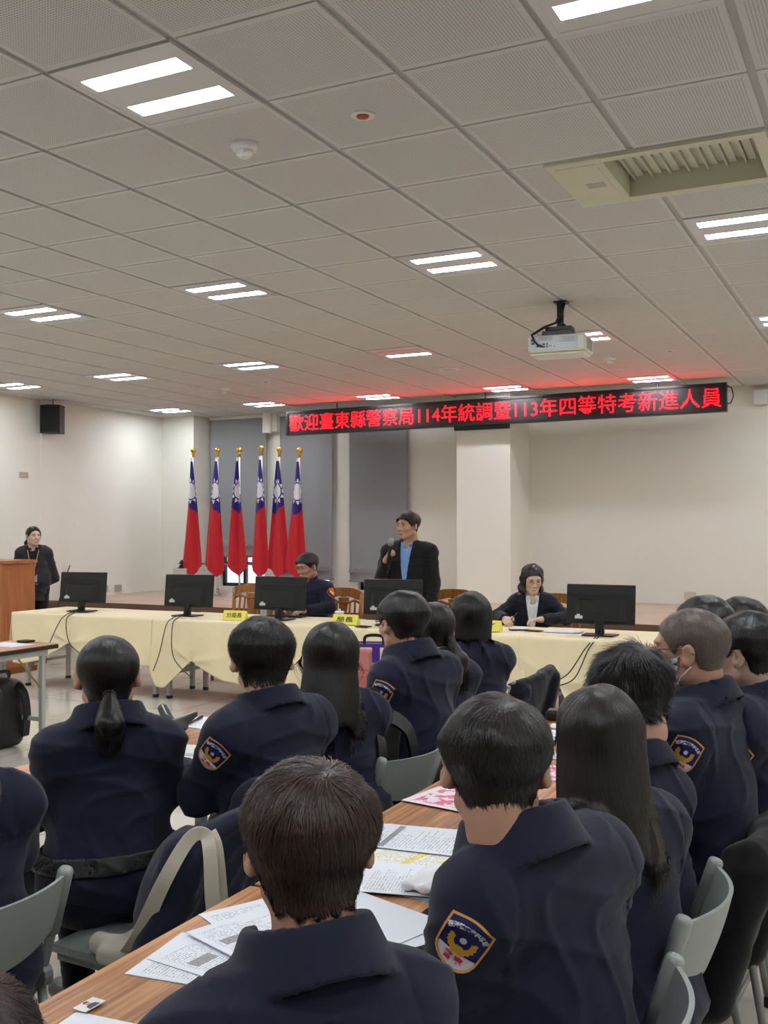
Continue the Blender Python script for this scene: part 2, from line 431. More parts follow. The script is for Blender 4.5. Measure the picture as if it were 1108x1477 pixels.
# ------------------------------------------------------------------ ceiling lamps
tube_on = M('lit_tube', (245, 250, 255), .5, emit=LAMP)
lampmet = M('lamp_reflector', (206, 208, 210), .35, metal=.3)
def make_lamp():
    o = thing('ceiling_light', '', 'ceiling light', (0, 0, CEIL), 0, 'recessed ceiling lights')
    q = MB(); h = T/2
    for x0, x1, y0, y1 in ((-h+.012, h-.012, -h+.005, -h+.03), (-h+.012, h-.012, h-.03, h-.005), (-h+.012, -h+.035, -h+.03, h-.03), (h-.035, h-.012, -h+.03, h-.03)):
        q.box(x0, x1, y0, y1, -.010, .012)
    q.box(-h+.03, h-.03, -h+.03, h-.03, .010, .014)
    for ya, yb in ((-h+.03, -.185), (-.085, .085), (.185, h-.03)): q.box(-h+.03, h-.03, ya, yb, -.008, .010)
    for xa, xb in ((-h+.03, -.228), (.228, h-.03)):
        for ya, yb in ((-.185, -.085), (.085, .185)): q.box(xa, xb, ya, yb, -.008, .010)
    q.build('frame', lampmet, o)
    for k in (-1, 1):
        y = k*.135
        q = MB(); q.box(-.226, .226, y-.0485, y+.0485, -.0065, .005); q.build('light_strip', tube_on, o)
    return o
OFFS = {}
def off_strip(c):
    k = c.data.vertices[0].co.y > 0
    if k not in OFFS:
        OFFS[k] = c.data.copy(); OFFS[k].materials.clear(); OFFS[k].materials.append(M('unlit_tube', (190, 190, 188), .5))
    return OFFS[k]
lamp0 = make_lamp(); first = True
names = {(0, 0): 'bright twin-strip ceiling light at upper left of the near ceiling, beside the smoke detector',
 (3, 0): 'twin-strip ceiling light cut by the top edge, nearest of all', (-3, 5): 'twin-strip ceiling light left of centre, second row from the camera',
 (0, 5): 'twin-strip ceiling light in the middle, left of the projector', (-6, 5): 'twin-strip ceiling light at the left edge of the second row',
 (3, 5): 'twin-strip ceiling light at the right edge beyond the air conditioner', (-6, 10): 'twin-strip ceiling light in the third row above the flags',
 (-9, 10): 'twin-strip ceiling light in the third row above the left wall speaker', (-12, 10): 'twin-strip ceiling light at the left wall, third row',
 (-3, 10): 'ceiling light with only one of its two strips lit', (0, 10): 'twin-strip ceiling light half hidden behind the projector',
 (-3, 15): 'twin-strip ceiling light over the middle of the red LED sign', (-6, 15): 'twin-strip ceiling light over the left half of the red LED sign',
 (-9, 15): 'twin-strip ceiling light just left of the red LED sign', (-12, 15): 'twin-strip ceiling light in the far left corner by the pier',
 (0, 15): 'twin-strip ceiling light glowing red over the right part of the LED sign', (3, 10): 'twin-strip ceiling light at the right edge, third row'}
for (i, j) in sorted(LIGHTS, key=lambda q: -q[1]):
    x, y = GX0+(i+.5)*T, GY0+(j+.5)*T
    if x+T/2 < XL or x+T/2 > XR+.3 or y+T/2 < YB or y-T/2 > YF: continue
    if i == -12: x = -9.63
    if first: o = lamp0; first = False; o.location = (x, y, CEIL)
    else: o = dup(lamp0, (x, y, CEIL), 0)
    if j == -10:
        for c in o.children:
            if c.name.startswith('light_strip'): c.data = off_strip(c)
    o['label'] = names.get((i, j), 'twin-strip recessed ceiling light outside the picture')
    if (i, j) == (-3, 10):
        ch = sorted([c for c in o.children if c.name.startswith('light_strip')], key=lambda c: c.data.vertices[0].co.y)
        ch[0].data = off_strip(ch[0])

# small fittings on the ceiling
def detector(x, y, label):
    o = thing('smoke_detector', label, 'smoke detector', (x, y, CEIL-.004))
    q = MB(); q.lathe([(.062, 0), (.062, -.012), (.054, -.026), (.03, -.032)]); autosmooth(q.build('base', whitem, o))
    q = MB(); q.lathe([(.03, -.03), (.033, -.036), (.033, -.05), (.024, -.06)]);
    for k in range(10):
        a = k*PI/5; q.box(.031*math.cos(a)-.004, .031*math.cos(a)+.004, .031*math.sin(a)-.004, .031*math.sin(a)+.004, -.052, -.034)
    autosmooth(q.build('sensor_cage', whitem, o))
    return o
detector(-2.62, 3.84, 'white round smoke detector on the near ceiling below the bright light')
detector(-7.49, 10.56, 'white smoke detector high over the flags, left of centre')
detector(-2.62, 10.42, 'white smoke detector on the ceiling right of the projector')
def sprinkler(x, y, label, glow):
    o = thing('ceiling_indicator', label, 'sprinkler', (x, y, CEIL-.004))
    q = MB(); q.lathe([(.05, 0), (.05, -.004), (.036, -.008), (.03, -.004)]); autosmooth(q.build('ring', whitem, o))
    q = MB(); q.lathe([(.028, -.003), (.024, -.009), (.0, -.010)]); autosmooth(q.build('lens', M('red_lens', (150, 52, 40), .3) if glow else M('grey_lens', (140, 138, 134), .5), o))
sprinkler(-1.99, 3.79, 'small ceiling disc with a reddish brown centre on the near ceiling', True)
sprinkler(-6.71, 10.28, 'small pale disc on the far ceiling over the flags', False)
sprinkler(-1.99, 10.29, 'small pale disc on the far ceiling above the right of the sign', False)
o = thing('ceiling_speaker', 'flat round ceiling speaker grille above the middle of the sign', 'speaker', (-4.39, 10.39, CEIL-.004))
q = MB(); q.lathe([(.12, 0), (.12, -.006), (.105, -.010), (.1, -.006)]); autosmooth(q.build('rim', whitem, o))
q = MB(); q.lathe([(.1, -.004), (.06, -.009), (0, -.011)]); autosmooth(q.build('grille', M('speaker_grille', (188, 184, 178), .6), o))

# air conditioner cassette
beige = M('aged_beige_plastic', (204, 202, 180), .5, var=.03, vscale=5)
beiged = M('aged_beige_ribs', (202, 200, 178), .55, var=.05, vscale=9)
x0, x1, y0, y1 = AC; cx, cyy = (x0+x1)/2, (y0+y1)/2
o = thing('air_conditioner', 'yellowed ceiling air conditioner with a ribbed opening and a plain panel', 'air conditioner', (cx, cyy, CEIL-.004))
hx, hy = (x1-x0)/2, (y1-y0)/2; s_ = -hx+.27
q = MB()
q.box(-hx, s_, -hy, hy, -.016, .10, bev=.006)
q.box(s_, hx, -hy, -hy+.055, -.016, .12); q.box(s_, hx, hy-.075, hy, -.016, .12); q.box(hx-.055, hx, -hy+.055, hy-.075, -.016, .12)
q.build('cover_frame', beige, o)
q = MB(); q.box(-hx+.04, s_-.03, -hy+.06, hy-.06, -.019, -.012, bev=.002); q.build('plain_panel', beige, o)
q = MB(); q.box(s_-.01, hx, -hy, hy, .10, .13)
for k in range(8):
    xx = s_+.03+k*(hx-.06-s_-.03)/7.0; q.box(xx-.004, xx+.004, -hy+.056, hy-.076, .068, .10)
    if k < 7:
        d = (hx-.06-s_-.03)/7.0; q.prism([(xx+.008, -hy+.05), (xx+d*.5, -hy+.05), (xx+d*.5, hy-.07), (xx+.008, hy-.07)], .085, .10)
q.build('ribbed_recess', beiged, o)
q = MB(); q.box(s_-.15, s_-.06, -.03, .04, -.0205, -.0188); q.build('rating_label', mat_doc('grey_label', paper=(176, 170, 158), lines=60, density=.6), o)

# projector
o = thing('projector', 'white ceiling projector on a black bracket, its back panel facing the camera', 'projector', (-2.30, 7.66, CEIL-.004), math.radians(4))
q = MB(); q.box(-.05, .05, -.05, .05, -.012, 0); q.box(-.018, .018, -.014, .014, -.19, 0); q.box(-.03, -.014, -.02, .02, -.17, -.01)
q.lathe([(.035, -.20), (.035, -.175)]); q.box(-.11, .08, -.07, .07, -.225, -.20); q.box(-.13, .10, -.09, .09, -.262, -.235)
for a_, c_ in ((-.12, -.08), (.09, -.08), (-.12, .08), (.09, .08)): q.tube([(a_, c_, -.275), (a_, c_, -.23)], .006)
q.box(-.11, -.10, -.07, .07, -.262, -.2); q.box(.08, .09, -.07, .07, -.262, -.2)
q.build('ceiling_bracket', M('bracket_black', (40, 41, 44), .4, metal=.3), o)
projw = M('projector_shell', (214, 214, 200), .45)
q = MB(); q.box(-.225, .215, -.15, .17, -.40, -.275, bev=.014); q.box(-.225, .2, -.12, .15, -.418, -.395, bev=.012); autosmooth(q.build('shell', projw, o))
panel = MB(); panel.box(-.205, .155, -.156, -.148, -.385, -.287); pn = panel.build('back_panel', M('projector_panel', (196, 202, 208), .5), o)
q = MB()
for k, (px, pz, sw, sh) in enumerate([(-.185, -.31, .014, .010), (-.185, -.335, .011, .009), (-.15, -.36, .008, .005), (-.135, -.36, .006, .005), (-.1, -.345, .009, .007), (-.1, -.365, .009, .006), (-.075, -.345, .006, .006), (-.075, -.365, .006, .006), (-.05, -.36, .006, .004), (-.02, -.365, .003, .003)]):
    q.box(px-sw, px+sw, -.1585, -.155, pz-sh, pz+sh)
q.build('ports', blackp, pn)
q = MB()
for k in range(5): q.box(-.14, -.03-.01*(k % 2), -.1575, -.1555, -.315+.006*k, -.3125+.006*k)
for k in range(7): q.box(.02+.018*(k % 3), .145-.014*(k % 2), -.1575, -.1555, -.335+.006*k, -.333+.006*k)
q.build('printed_markings', M('grey_print', (140, 146, 156), .6), pn)
q = MB()
for k in range(9): q.box(.214, .2165, -.10+.024*k, -.088+.024*k, -.385, -.30)
q.build('side_vent', M('vent_shadow_grey', (150, 150, 138), .6), o)
q = MB(); q.lathe([(.04, 0), (.045, .02), (.038, .045)], (.1, .165, -.34), 20, axis='y'); q.build('lens', blackg, o)
q = MB(); pts = [(0.02, -.03, -.02), (.0, -.04, -.10), (-.03, -.06, -.17), (-.11, -.12, -.21), (-.16, -.14, -.245), (-.19, -.17, -.27), (-.17, -.18, -.32), (-.14, -.18, -.352), (-.11, -.162, -.362)]
q.tube(pts, .009); q.tube([(p[0]+.012, p[1]+.01, p[2]+.004) for p in pts[:6]], .007); q.build('cable', blackp, o, smooth=True)

# LED sign
sx0, sx1, sy, sz0, sz1 = -7.76, -1.76, 12.42, 2.905, 3.245
o = thing('led_sign', 'long black LED sign with red scrolling characters hung under the ceiling', 'LED sign', ((sx0+sx1)/2, sy, sz0))
o.rotation_euler = (0, math.radians(-.3), 0)
L = (sx1-sx0)/2; Hh = sz1-sz0
q = MB(); q.box(-L, L, .015, .09, 0, Hh)
for a_ in ((-L, L, -.012, .015, 0, .028), (-L, L, -.012, .015, Hh-.028, Hh), (-L, -L+.035, -.012, .015, .028, Hh-.028), (L-.035, L, -.012, .015, .028, Hh-.028)): q.box(*a_)
q.build('frame', M('sign_frame_black', (14, 12, 14), .35), o)
q = MB(); q.box(-L+.03, L-.03, .0, .02, .02, Hh-.02); q.build('diode_panel', M('sign_panel_dark', (34, 16, 24), .45), o)
vs, fs = text_mesh('歡迎臺東縣警察局114年統調暨113年四等特考新進人員', 1.0, -.012)
mn, mx = vs.min(0), vs.max(0); W_ = 2*L-.12
vs2 = [((v[0]-mn[0])/(mx[0]-mn[0])*W_-W_/2, -.0045, (v[1]-mn[1])/(mx[1]-mn[1])*.225+.06) for v in vs]
q = MB(); q.add(vs2, fs)
led = M('red_diodes', (255, 3, 8), .5, emit=SIGN)
lt = q.build('lettering', led, o); lt['label'] = 'glowing red Chinese characters and digits'
for x in (-2.2, 0, 2.2):
    q = MB(); q.tube([(x, .05, Hh-.01), (x, .05, CEIL-sz0-.004)], .008); q.build('hanging_rod', darkm, o)
q = MB(); q.tube([(L-.01, .05, Hh-.03), (L+.05, .05, Hh-.06), (L+.07, .05, Hh-.16), (L+.04, .05, Hh-.24), (L-.005, .05, Hh-.24)], .007); q.build('power_cable', blackp, o, smooth=True)
# dark strip with lighter dots under the sign, on top of the column
q = MB(); q.box(-5.23, -4.47, 12.53, 12.6, 2.86, 2.93, M('strip_black', (18, 20, 18), .5), bev=.003)
for k in range(22): q.box(-5.2+k*.034, -5.185+k*.034, 12.525, 12.532, 2.885, 2.9, M('strip_dot', (90, 110, 90), .5))
tag(q.build('dotted_strip', None, None), 'thin black dotted strip on the column just under the LED sign', 'bracket')

# wall speaker
o = thing('wall_speaker', 'black box speaker hanging in the upper left corner of the left wall', 'speaker', (-10.20, 10.40, 2.86), math.radians(20))
q = MB(); q.prism([(-.14, -.10), (.0, -.155), (.14, -.10), (.12, .1), (-.12, .1)], 0, .38); q.build('cabinet', M('speaker_black', (16, 16, 17), .55), o)
q = MB(); q.prism([(-.132, -.107), (0, -.158), (.132, -.107), (.0, -.150)], .02, .36); q.build('grille', M('speaker_mesh', (10, 10, 11), .8), o)
q = MB(); q.tube([(0, 0, .38), (0, 0, CEIL-2.86-.004)], .006); q.build('hanging_rod', darkm, o)
# wall fittings
q = MB(); q.box(XL, XL+.02, 9.99, 10.14, 2.26, 2.33, bev=.004); tag(q.build('wall_panel', M('beige_switch', (178, 168, 152), .5)), 'small beige control plate on the left wall above the standing woman', 'wall plate')
for y, l in ((11.62, 'grey metal wall socket low on the left wall, nearer the camera'), (11.92, 'grey metal wall socket low on the left wall, farther of the two')):
    q = MB(); q.box(XL, XL+.02, y-.07, y+.07, .64, .74, bev=.004); tag(q.build('wall_socket', M('socket_steel', (176, 172, 166), .35, metal=.5)), l, 'socket', 'left wall sockets')
q = MB(); q.box(-2.42, -2.28, 13.36, 13.38, .66, .76, bev=.004); tag(q.build('wall_socket', M('socket_ivory', (196, 190, 176), .5)), 'pale wall socket low on the front wall behind the cropped head', 'socket')
# ------------------------------------------------------------------ flags on the stage
def flag(x, label, seed, lean=0.0, z1=2.70):
    rnd = random.Random(seed); y = 12.3
    o = thing('flag', label, 'flag', (x, y, .6), 0, 'six flags on the stage')
    H_ = z1-.6
    q = MB(); q.tube([(0, 0, 0.0), (0, 0, H_-.05)], .0125, 10); q.build('pole', M('white_flagpole', (214, 212, 208), .3), o, smooth=True)
    q = MB(); q.lathe([(.0, -.09), (.02, -.085), (.016, -.05), (.03, -.035), (.018, -.025), (.034, -.01), (.042, .015), (.034, .04), (.0, .055)], (0, 0, H_-.03), 16); q.build('finial', goldm, o, smooth=True)
    n, m = 44, 200; top, bot = H_-.13, .27
    tip = rnd.uniform(.45, .62); wmax = rnd.uniform(.145, .175); bulge = rnd.uniform(-.02, .02); ph = rnd.uniform(0, 6)
    P = np.zeros((m, n, 3)); C_ = np.zeros((m, n), int); Hf = top-bot
    for i in range(m):
        v = i/(m-1)
        for j in range(n):
            u = j/(n-1)
            # the lower edge ends in a hanging corner
            cut = .09*abs(u-tip)/max(tip, 1-tip)
            vv = v*(1-cut)
            hw = .012 + wmax*min(1, vv*1.15)**.95
            cx_ = -.01 + lean*vv + bulge*math.sin(PI*vv)
            fold = .028*math.sin(u*7.5+ph+vv*1.2)*min(1, vv*2.5+.25) + .012*math.sin(u*17+ph*2)*vv
            P[i, j] = (cx_+(u-.5)*hw*1.95, -.035+fold-.02*vv, top-vv*Hf)
            # colours follow the canton of the folded cloth
            d = vv; col = 0
            if d < .47 - .10*abs(u-(.55+.4*math.sin(seed)))*1.0: col = 1
            if col == 1:
                ex = (u-.5+.10*math.sin(seed*1.7))*1.5; ey = (d-.275)/.068
                r_ = math.hypot(ex/.62, ey)
                if r_ < 1: col = 2
                else:
                    a = math.atan2(ey, ex/.62); k = (a/(2*PI)*12+.5) % 1
                    if 1.16 < r_ < 1.65 and abs(k-.5) < .42*(1.65-r_)/.5: col = 2
            if d < .025: col = 2
            C_[i, j] = col
    q = MB(); q.mats = [redm, bluem, flagw]
    q.v = P.reshape(-1, 3).tolist()
    for i in range(m-1):
        for j in range(n-1):
            q.f.append((i*n+j, i*n+j+1, (i+1)*n+j+1, (i+1)*n+j)); q.m.append(int(C_[i, j]))
    f = q.build('cloth', None, o, smooth=True)
    md = f.modifiers.new('thick', 'SOLIDIFY'); md.thickness = .003
    q = MB(); q.lathe([(.05, 0), (.05, .02), (.02, .035), (.02, .1)], (0, 0, 0), 16); q.build('socket', silver, o, smooth=True)
    return o
FX = [(-9.30, 'leftmost of the six red flags, in front of the corner pier', .03, 2.74), (-8.86, 'second flag from the left, in front of the window edge', -.01, 2.73),
      (-8.48, 'third flag from the left, its tip over the bright window pane', .03, 2.72), (-8.10, 'fourth flag from the left, standing highest before the grey blind', .02, 2.73),
      (-7.80, 'fifth flag from the left, second from the right', .01, 2.70), (-7.47, 'rightmost of the six red flags, just above the seated officer', -.02, 2.68)]
for k, (x, l, ln, z1) in enumerate(FX): flag(x, l, k+1, ln, z1)
o = thing('flag_rail', 'low metal rail running behind the six flagpoles', 'rail', (-8.38, 12.42, .6))
q = MB(); q.tube([(-1.12, 0, .45), (1.1, 0, .45)], .012); q.build('top_rail', silver, o, smooth=True)
for x in (-1.1, -.05, 1.08):
    q = MB(); q.tube([(x, 0, 0), (x, 0, .45)], .012); q.build('post', silver, o, smooth=True)
q = MB(); q.box(-9.60, -9.36, 12.2, 12.44, .6, .985, M('pedestal_grey', (198, 194, 190), .5), bev=.006); tag(q.build('pedestal', None), 'small pale grey pedestal beside the leftmost flag, carrying folded navy caps', 'pedestal')
for k, (r_, l) in enumerate(((.12, 'navy cloth cap on the pedestal, lowest of the pile'), (.11, 'navy cloth cap on top of the pile on the pedestal'))):
    z = .985+k*.062
    q = MB(); q.lathe([(r_, 0), (r_, .006), (r_*.8, .012), (r_*.72, .04), (r_*.5, .06), (0, .0615)], (-9.46, 12.32, z), 20)
    tag(q.build('folded_hat', navyd, None, smooth=True), l, 'cap', 'caps on the pedestal')

# ------------------------------------------------------------------ lectern
o = thing('lectern', 'tall wooden lectern at the left edge, beside the standing woman', 'lectern', (-9.03, 8.3, 0))
q = MB(); q.box(-.35, .38, -.22, -.19, 0, 1.20); q.box(.36, .38, -.19, .25, 0, 1.20); q.box(-.37, -.35, -.22, .25, 0, 1.2); q.build('body', podwood, o)
q = MB(); q.box(-.39, .41, -.24, .26, 1.20, 1.235, bev=.004); q.build('top', podwood, o)
q = MB(); q.box(-.39, .41, -.24, .26, 0, .06); q.build('plinth', mat_wood('dark_cherry', (104, 62, 34), (124, 78, 46), axis='x', stripes=40), o)

# ------------------------------------------------------------------ head tables with draped cloths
def head_table(x0, x1, y0, y1, label):
    o = thing('folding_table', label, 'table', ((x0+x1)/2, (y0+y1)/2, 0), 0, 'head tables')
    a, d = (x1-x0)/2, (y1-y0)/2
    q = MB(); q.box(-a, a, -d, d, .715, .742); q.build('tabletop', tablewood, o)
    for sx in (-1, 1):
        for s2 in (-1, 1):
            x = sx*(a-.07); y = s2*(d-.06)
            q = MB(); q.box(x-.019, x+.019, y-.019, y+.019, .03, .715); lg = q.build('leg', steelm, o)
            q = MB(); q.box(x-.022, x+.022, y-.022, y+.022, 0, .03, bev=.004); q.build('foot_cap', blackp, lg)
        x = sx*(a-.07)
        q = MB(); q.box(x-.012, x+.012, -d+.079, d-.079, .22, .25); q.build('crossbar', steelm, o)
    return o
TX = [(-7.93, -6.17), (-6.15, -4.37), (-4.35, -2.57), (-2.55, -.77)]
TY = (7.62, 8.30)
for k, (a, c) in enumerate(TX):
    head_table(a, c, *TY, ['steel-legged folding table at the left end of the head row, under its cloth', 'steel-legged folding table under the cloth, second from the left',
     'folding table under the cloth before the standing speaker', 'folding table under the cloth at the right end'][k])
def cloth(x0, x1, y0, y1, z, hem, label, seed, wave=.03, left=True, right=True, rear=.22, gather=None):
    """sheet lying on the table, front drop follows hem(u) in metres"""
    o = None; n = 150; rs = np.random.RandomState(seed); ph = rs.rand(8)*6
    rows = []
    W_ = x1-x0
    us = np.linspace(0, 1, n)
    # rear drop, top, front drop
    for t in np.linspace(rear, 0, 6)[:-1]: rows.append([(x0+W_*u, y1+.006+.004*math.sin(9*u), z-t) for u in us])
    for t in np.linspace(0, 1, 10): rows.append([(x0+W_*u, y1+(y0-y1)*t, z+.0012*math.sin(14*u+5*t+ph[0])) for u in us])
    for t in np.linspace(0, 1, 40)[1:]:
        r = []
        for u in us:
            d = hem(u)*t; x = x0+W_*u
            f = wave*t*(math.sin(u*W_*9+ph[1]+t)*.5+math.sin(u*W_*17+ph[2]-1.5*t)*.3+.5)
            f += .05*t*t*hem_slope(hem, u)
            if gather:
                du, dt = (u-gather)*W_/.35, (t*d/max(t, .01)-hem(gather))/.35
                an = math.atan2(dt, du); rr_ = math.hypot(du, dt)
                f += .032*(1-abs(math.sin(2.6*an+.4)))**1.6*math.exp(-rr_*1.1)*min(1, rr_*3)*min(1, t*2)
            r.append((x + .012*t*math.sin(u*30+ph[3]), y0-.008-f, z-.004-d))
        rows.append(r)
    q = MB(); q.grid(np.array(rows))
    def side(xs, sg):
        rr = []
        for v in np.linspace(0, 1, 24):
            r = []
            y = y0+(y1-y0)*v
            for t in np.linspace(0, 1, 24):
                d = (hem(0 if sg < 0 else 1)*.96)*t*(1-.25*v)
                r.append((xs+sg*(.004+.03*t*(1+math.sin(v*11+ph[4])*.8)), y-.01*t*(1-v), z-d))
            rr.append(r)
        q.grid(np.array(rr))
    if left: side(x0, -1)
    if right: side(x1, 1)
    f = q.build('tablecloth', clothm, None, smooth=True)
    md = f.modifiers.new('thick', 'SOLIDIFY'); md.thickness = .0025; md.offset = 1
    return tag(f, label, 'tablecloth', 'pale yellow tablecloths')
def hem_slope(h, u): return abs(h(min(1, u+.02))-h(max(0, u-.02)))*2
ip = lambda xs, ys: (lambda u: float(np.interp(u, xs, ys)))
def smoothf(xs, ys):
    g = np.linspace(0, 1, 400); v = np.interp(g, xs, ys); k = np.hanning(25); k /= k.sum()
    v = np.convolve(np.pad(v, 12, mode='edge'), k, 'valid'); return lambda u: float(np.interp(u, g, v))
h1 = smoothf([0, .1, .25, .36, .42, .5, .6, .8, 1], [.50, .50, .44, .33, .26, .34, .40, .42, .43])
h2 = smoothf([0, .04, .09, .16, .25, .33, .45, .6, .8, 1], [.40, .62, .63, .50, .36, .44, .52, .56, .55, .52])
h3 = smoothf([0, .3, .6, 1], [.55, .58, .56, .55])
h4 = smoothf([0, .03, .07, .12, .165, .21, .3, .5, 1], [.52, .62, .70, .60, .30, .46, .52, .54, .5])
CZ = .7455
cloth(-7.97, -6.19, 7.57, 8.34, CZ, h1, 'pale yellow tablecloth on the leftmost head table, hem lifted by a monitor cable', 1, gather=.42)
cloth(-6.20, -4.37, 7.58, 8.34, CZ+.004, h2, 'pale yellow tablecloth on the second head table, overlapping the left one with a low corner', 2, gather=.25)
cloth(-4.38, -2.57, 7.58, 8.34, CZ, h3, 'pale yellow tablecloth on the third head table behind the seated trainees', 3)
cloth(-2.62, -.75, 7.57, 8.34, CZ+.004, h4, 'pale yellow tablecloth on the right head table, gathered into a deep fold', 4, wave=.04, gather=.165)
TZ = CZ+.0075     # top surface of the cloths

# ------------------------------------------------------------------ monitors
def monitor(x, y, yawd, label, cable, tilt=6, first=[None], zup=.085):
    o = thing('computer_monitor', label, 'monitor', (x, y, TZ), math.radians(yawd), 'monitors on the head table')
    tl = math.radians(tilt)
    def tr(p):       # back panel leans
        X, Y, Z = p; Z0 = zup; c, s2 = math.cos(tl), math.sin(tl)
        return (X, Y*c-(Z-Z0)*s2*-1, Z0+(Z-Z0)*c+Y*s2)
    def fin(q): q.v = [tr(p) for p in q.v]; return q
    w_, h_ = .268, .305
    q = MB(); q.box(-w_, w_, .0, .022, zup-.0, zup+h_, bev=.004)
    q.prism([(-.2, 0), (.2, 0), (.16, -.028), (-.16, -.028)], zup+.03, zup+.19)
    q.box(-w_+.015, w_-.015, -.010, .0, zup+.22, zup+.232)
    bd = fin(q).build('back_shell', screenm, o); autosmooth(bd, 30)
    q = MB(); q.box(-w_+.012, w_-.012, .0215, .0235, zup+.016, zup+h_-.012); fin(q).build('screen', blackg, o)
    q = MB(); q.box(-.19, -.13, -.0305, -.027, zup+.045, zup+.068); q.box(-.175, -.15, -.0305, -.027, zup+.068, zup+.08); fin(q).build('logo_sticker', M('pale_sticker', (198, 198, 196), .5), bd)
    q = MB(); q.box(-.035, .035, -.02, .012, .008, zup+.10, bev=.004); q.build('stand_neck', blackp, o)
    q = MB(); q.prism([(-.12, -.09), (.12, -.09), (.13, .08), (-.13, .08)], 0, .009); q.build('stand_base', blackp, o)
    c, s2 = math.cos(math.radians(yawd)), math.sin(math.radians(yawd))
    if cable:
        for k, pts in enumerate(cable):
            q = MB(); P2 = []
            for (wx, wy, wz) in pts:
                dx, dy = wx-x, wy-y; P2.append((c*dx+s2*dy, -s2*dx+c*dy, wz-TZ))
            P3 = catmull([(0.01+.015*k, .0, zup+.05), (.02*k, -.05, .03)]+P2)
            q.tube(P3, .0045, 6); q.build('cable', blackp, o, smooth=True)
    return o
def catmull(P, m=8):
    P = [Vector(p) for p in P]; out = []
    for i in range(len(P)-1):
        p0, p1, p2, p3 = P[max(i-1, 0)], P[i], P[i+1], P[min(i+2, len(P)-1)]
        for k in range(m):
            t = k/m; out.append(.5*((2*p1)+(-p0+p2)*t+(2*p0-5*p1+4*p2-p3)*t*t+(-p0+3*p1-3*p2+p3)*t**3))
    return out+[P[-1]]
F = 7.50
monitor(-7.34, 7.88, 8, 'black monitor at the left end of the head table, nearest the lectern',
        [[(-7.24, 7.62, TZ+.01), (-7.27, F+.02, .70), (-7.36, F-.02, .50), (-7.42, F-.01, .40)], [(-7.2, 7.62, TZ+.01), (-7.20, F+.02, .70), (-7.12, F-.03, .50), (-7.0, F-.02, .40)]])
monitor(-6.04, 7.90, 4, 'black monitor second from the left, where the cloths overlap',
        [[(-5.98, 7.62, TZ+.01), (-5.99, F+.02, .7), (-6.02, F-.04, .45), (-6.10, F-.03, .28)], [(-5.93, 7.62, TZ+.01), (-5.92, F+.02, .7), (-5.86, F-.04, .42), (-5.66, F-.03, .24)]])
monitor(-5.03, 7.92, 2, 'black monitor in front of the seated officer in glasses', [[(-5.05, 8.1, TZ+.01), (-5.15, 8.2, TZ+.012)]])
monitor(-3.88, 7.90, 4, 'black monitor in front of the standing speaker', None)
monitor(-2.06, 7.84, 0, 'black monitor at the right, beside the seated woman', [[(-2.04, 7.64, TZ+.01), (-2.09, F+.02, .68), (-2.2, F-.04, .5), (-2.33, F-.05, .42)], [(-2.02, 7.64, TZ+.01), (-2.06, F+.01, .68), (-2.15, F-.05, .47), (-2.29, F-.06, .40)]])

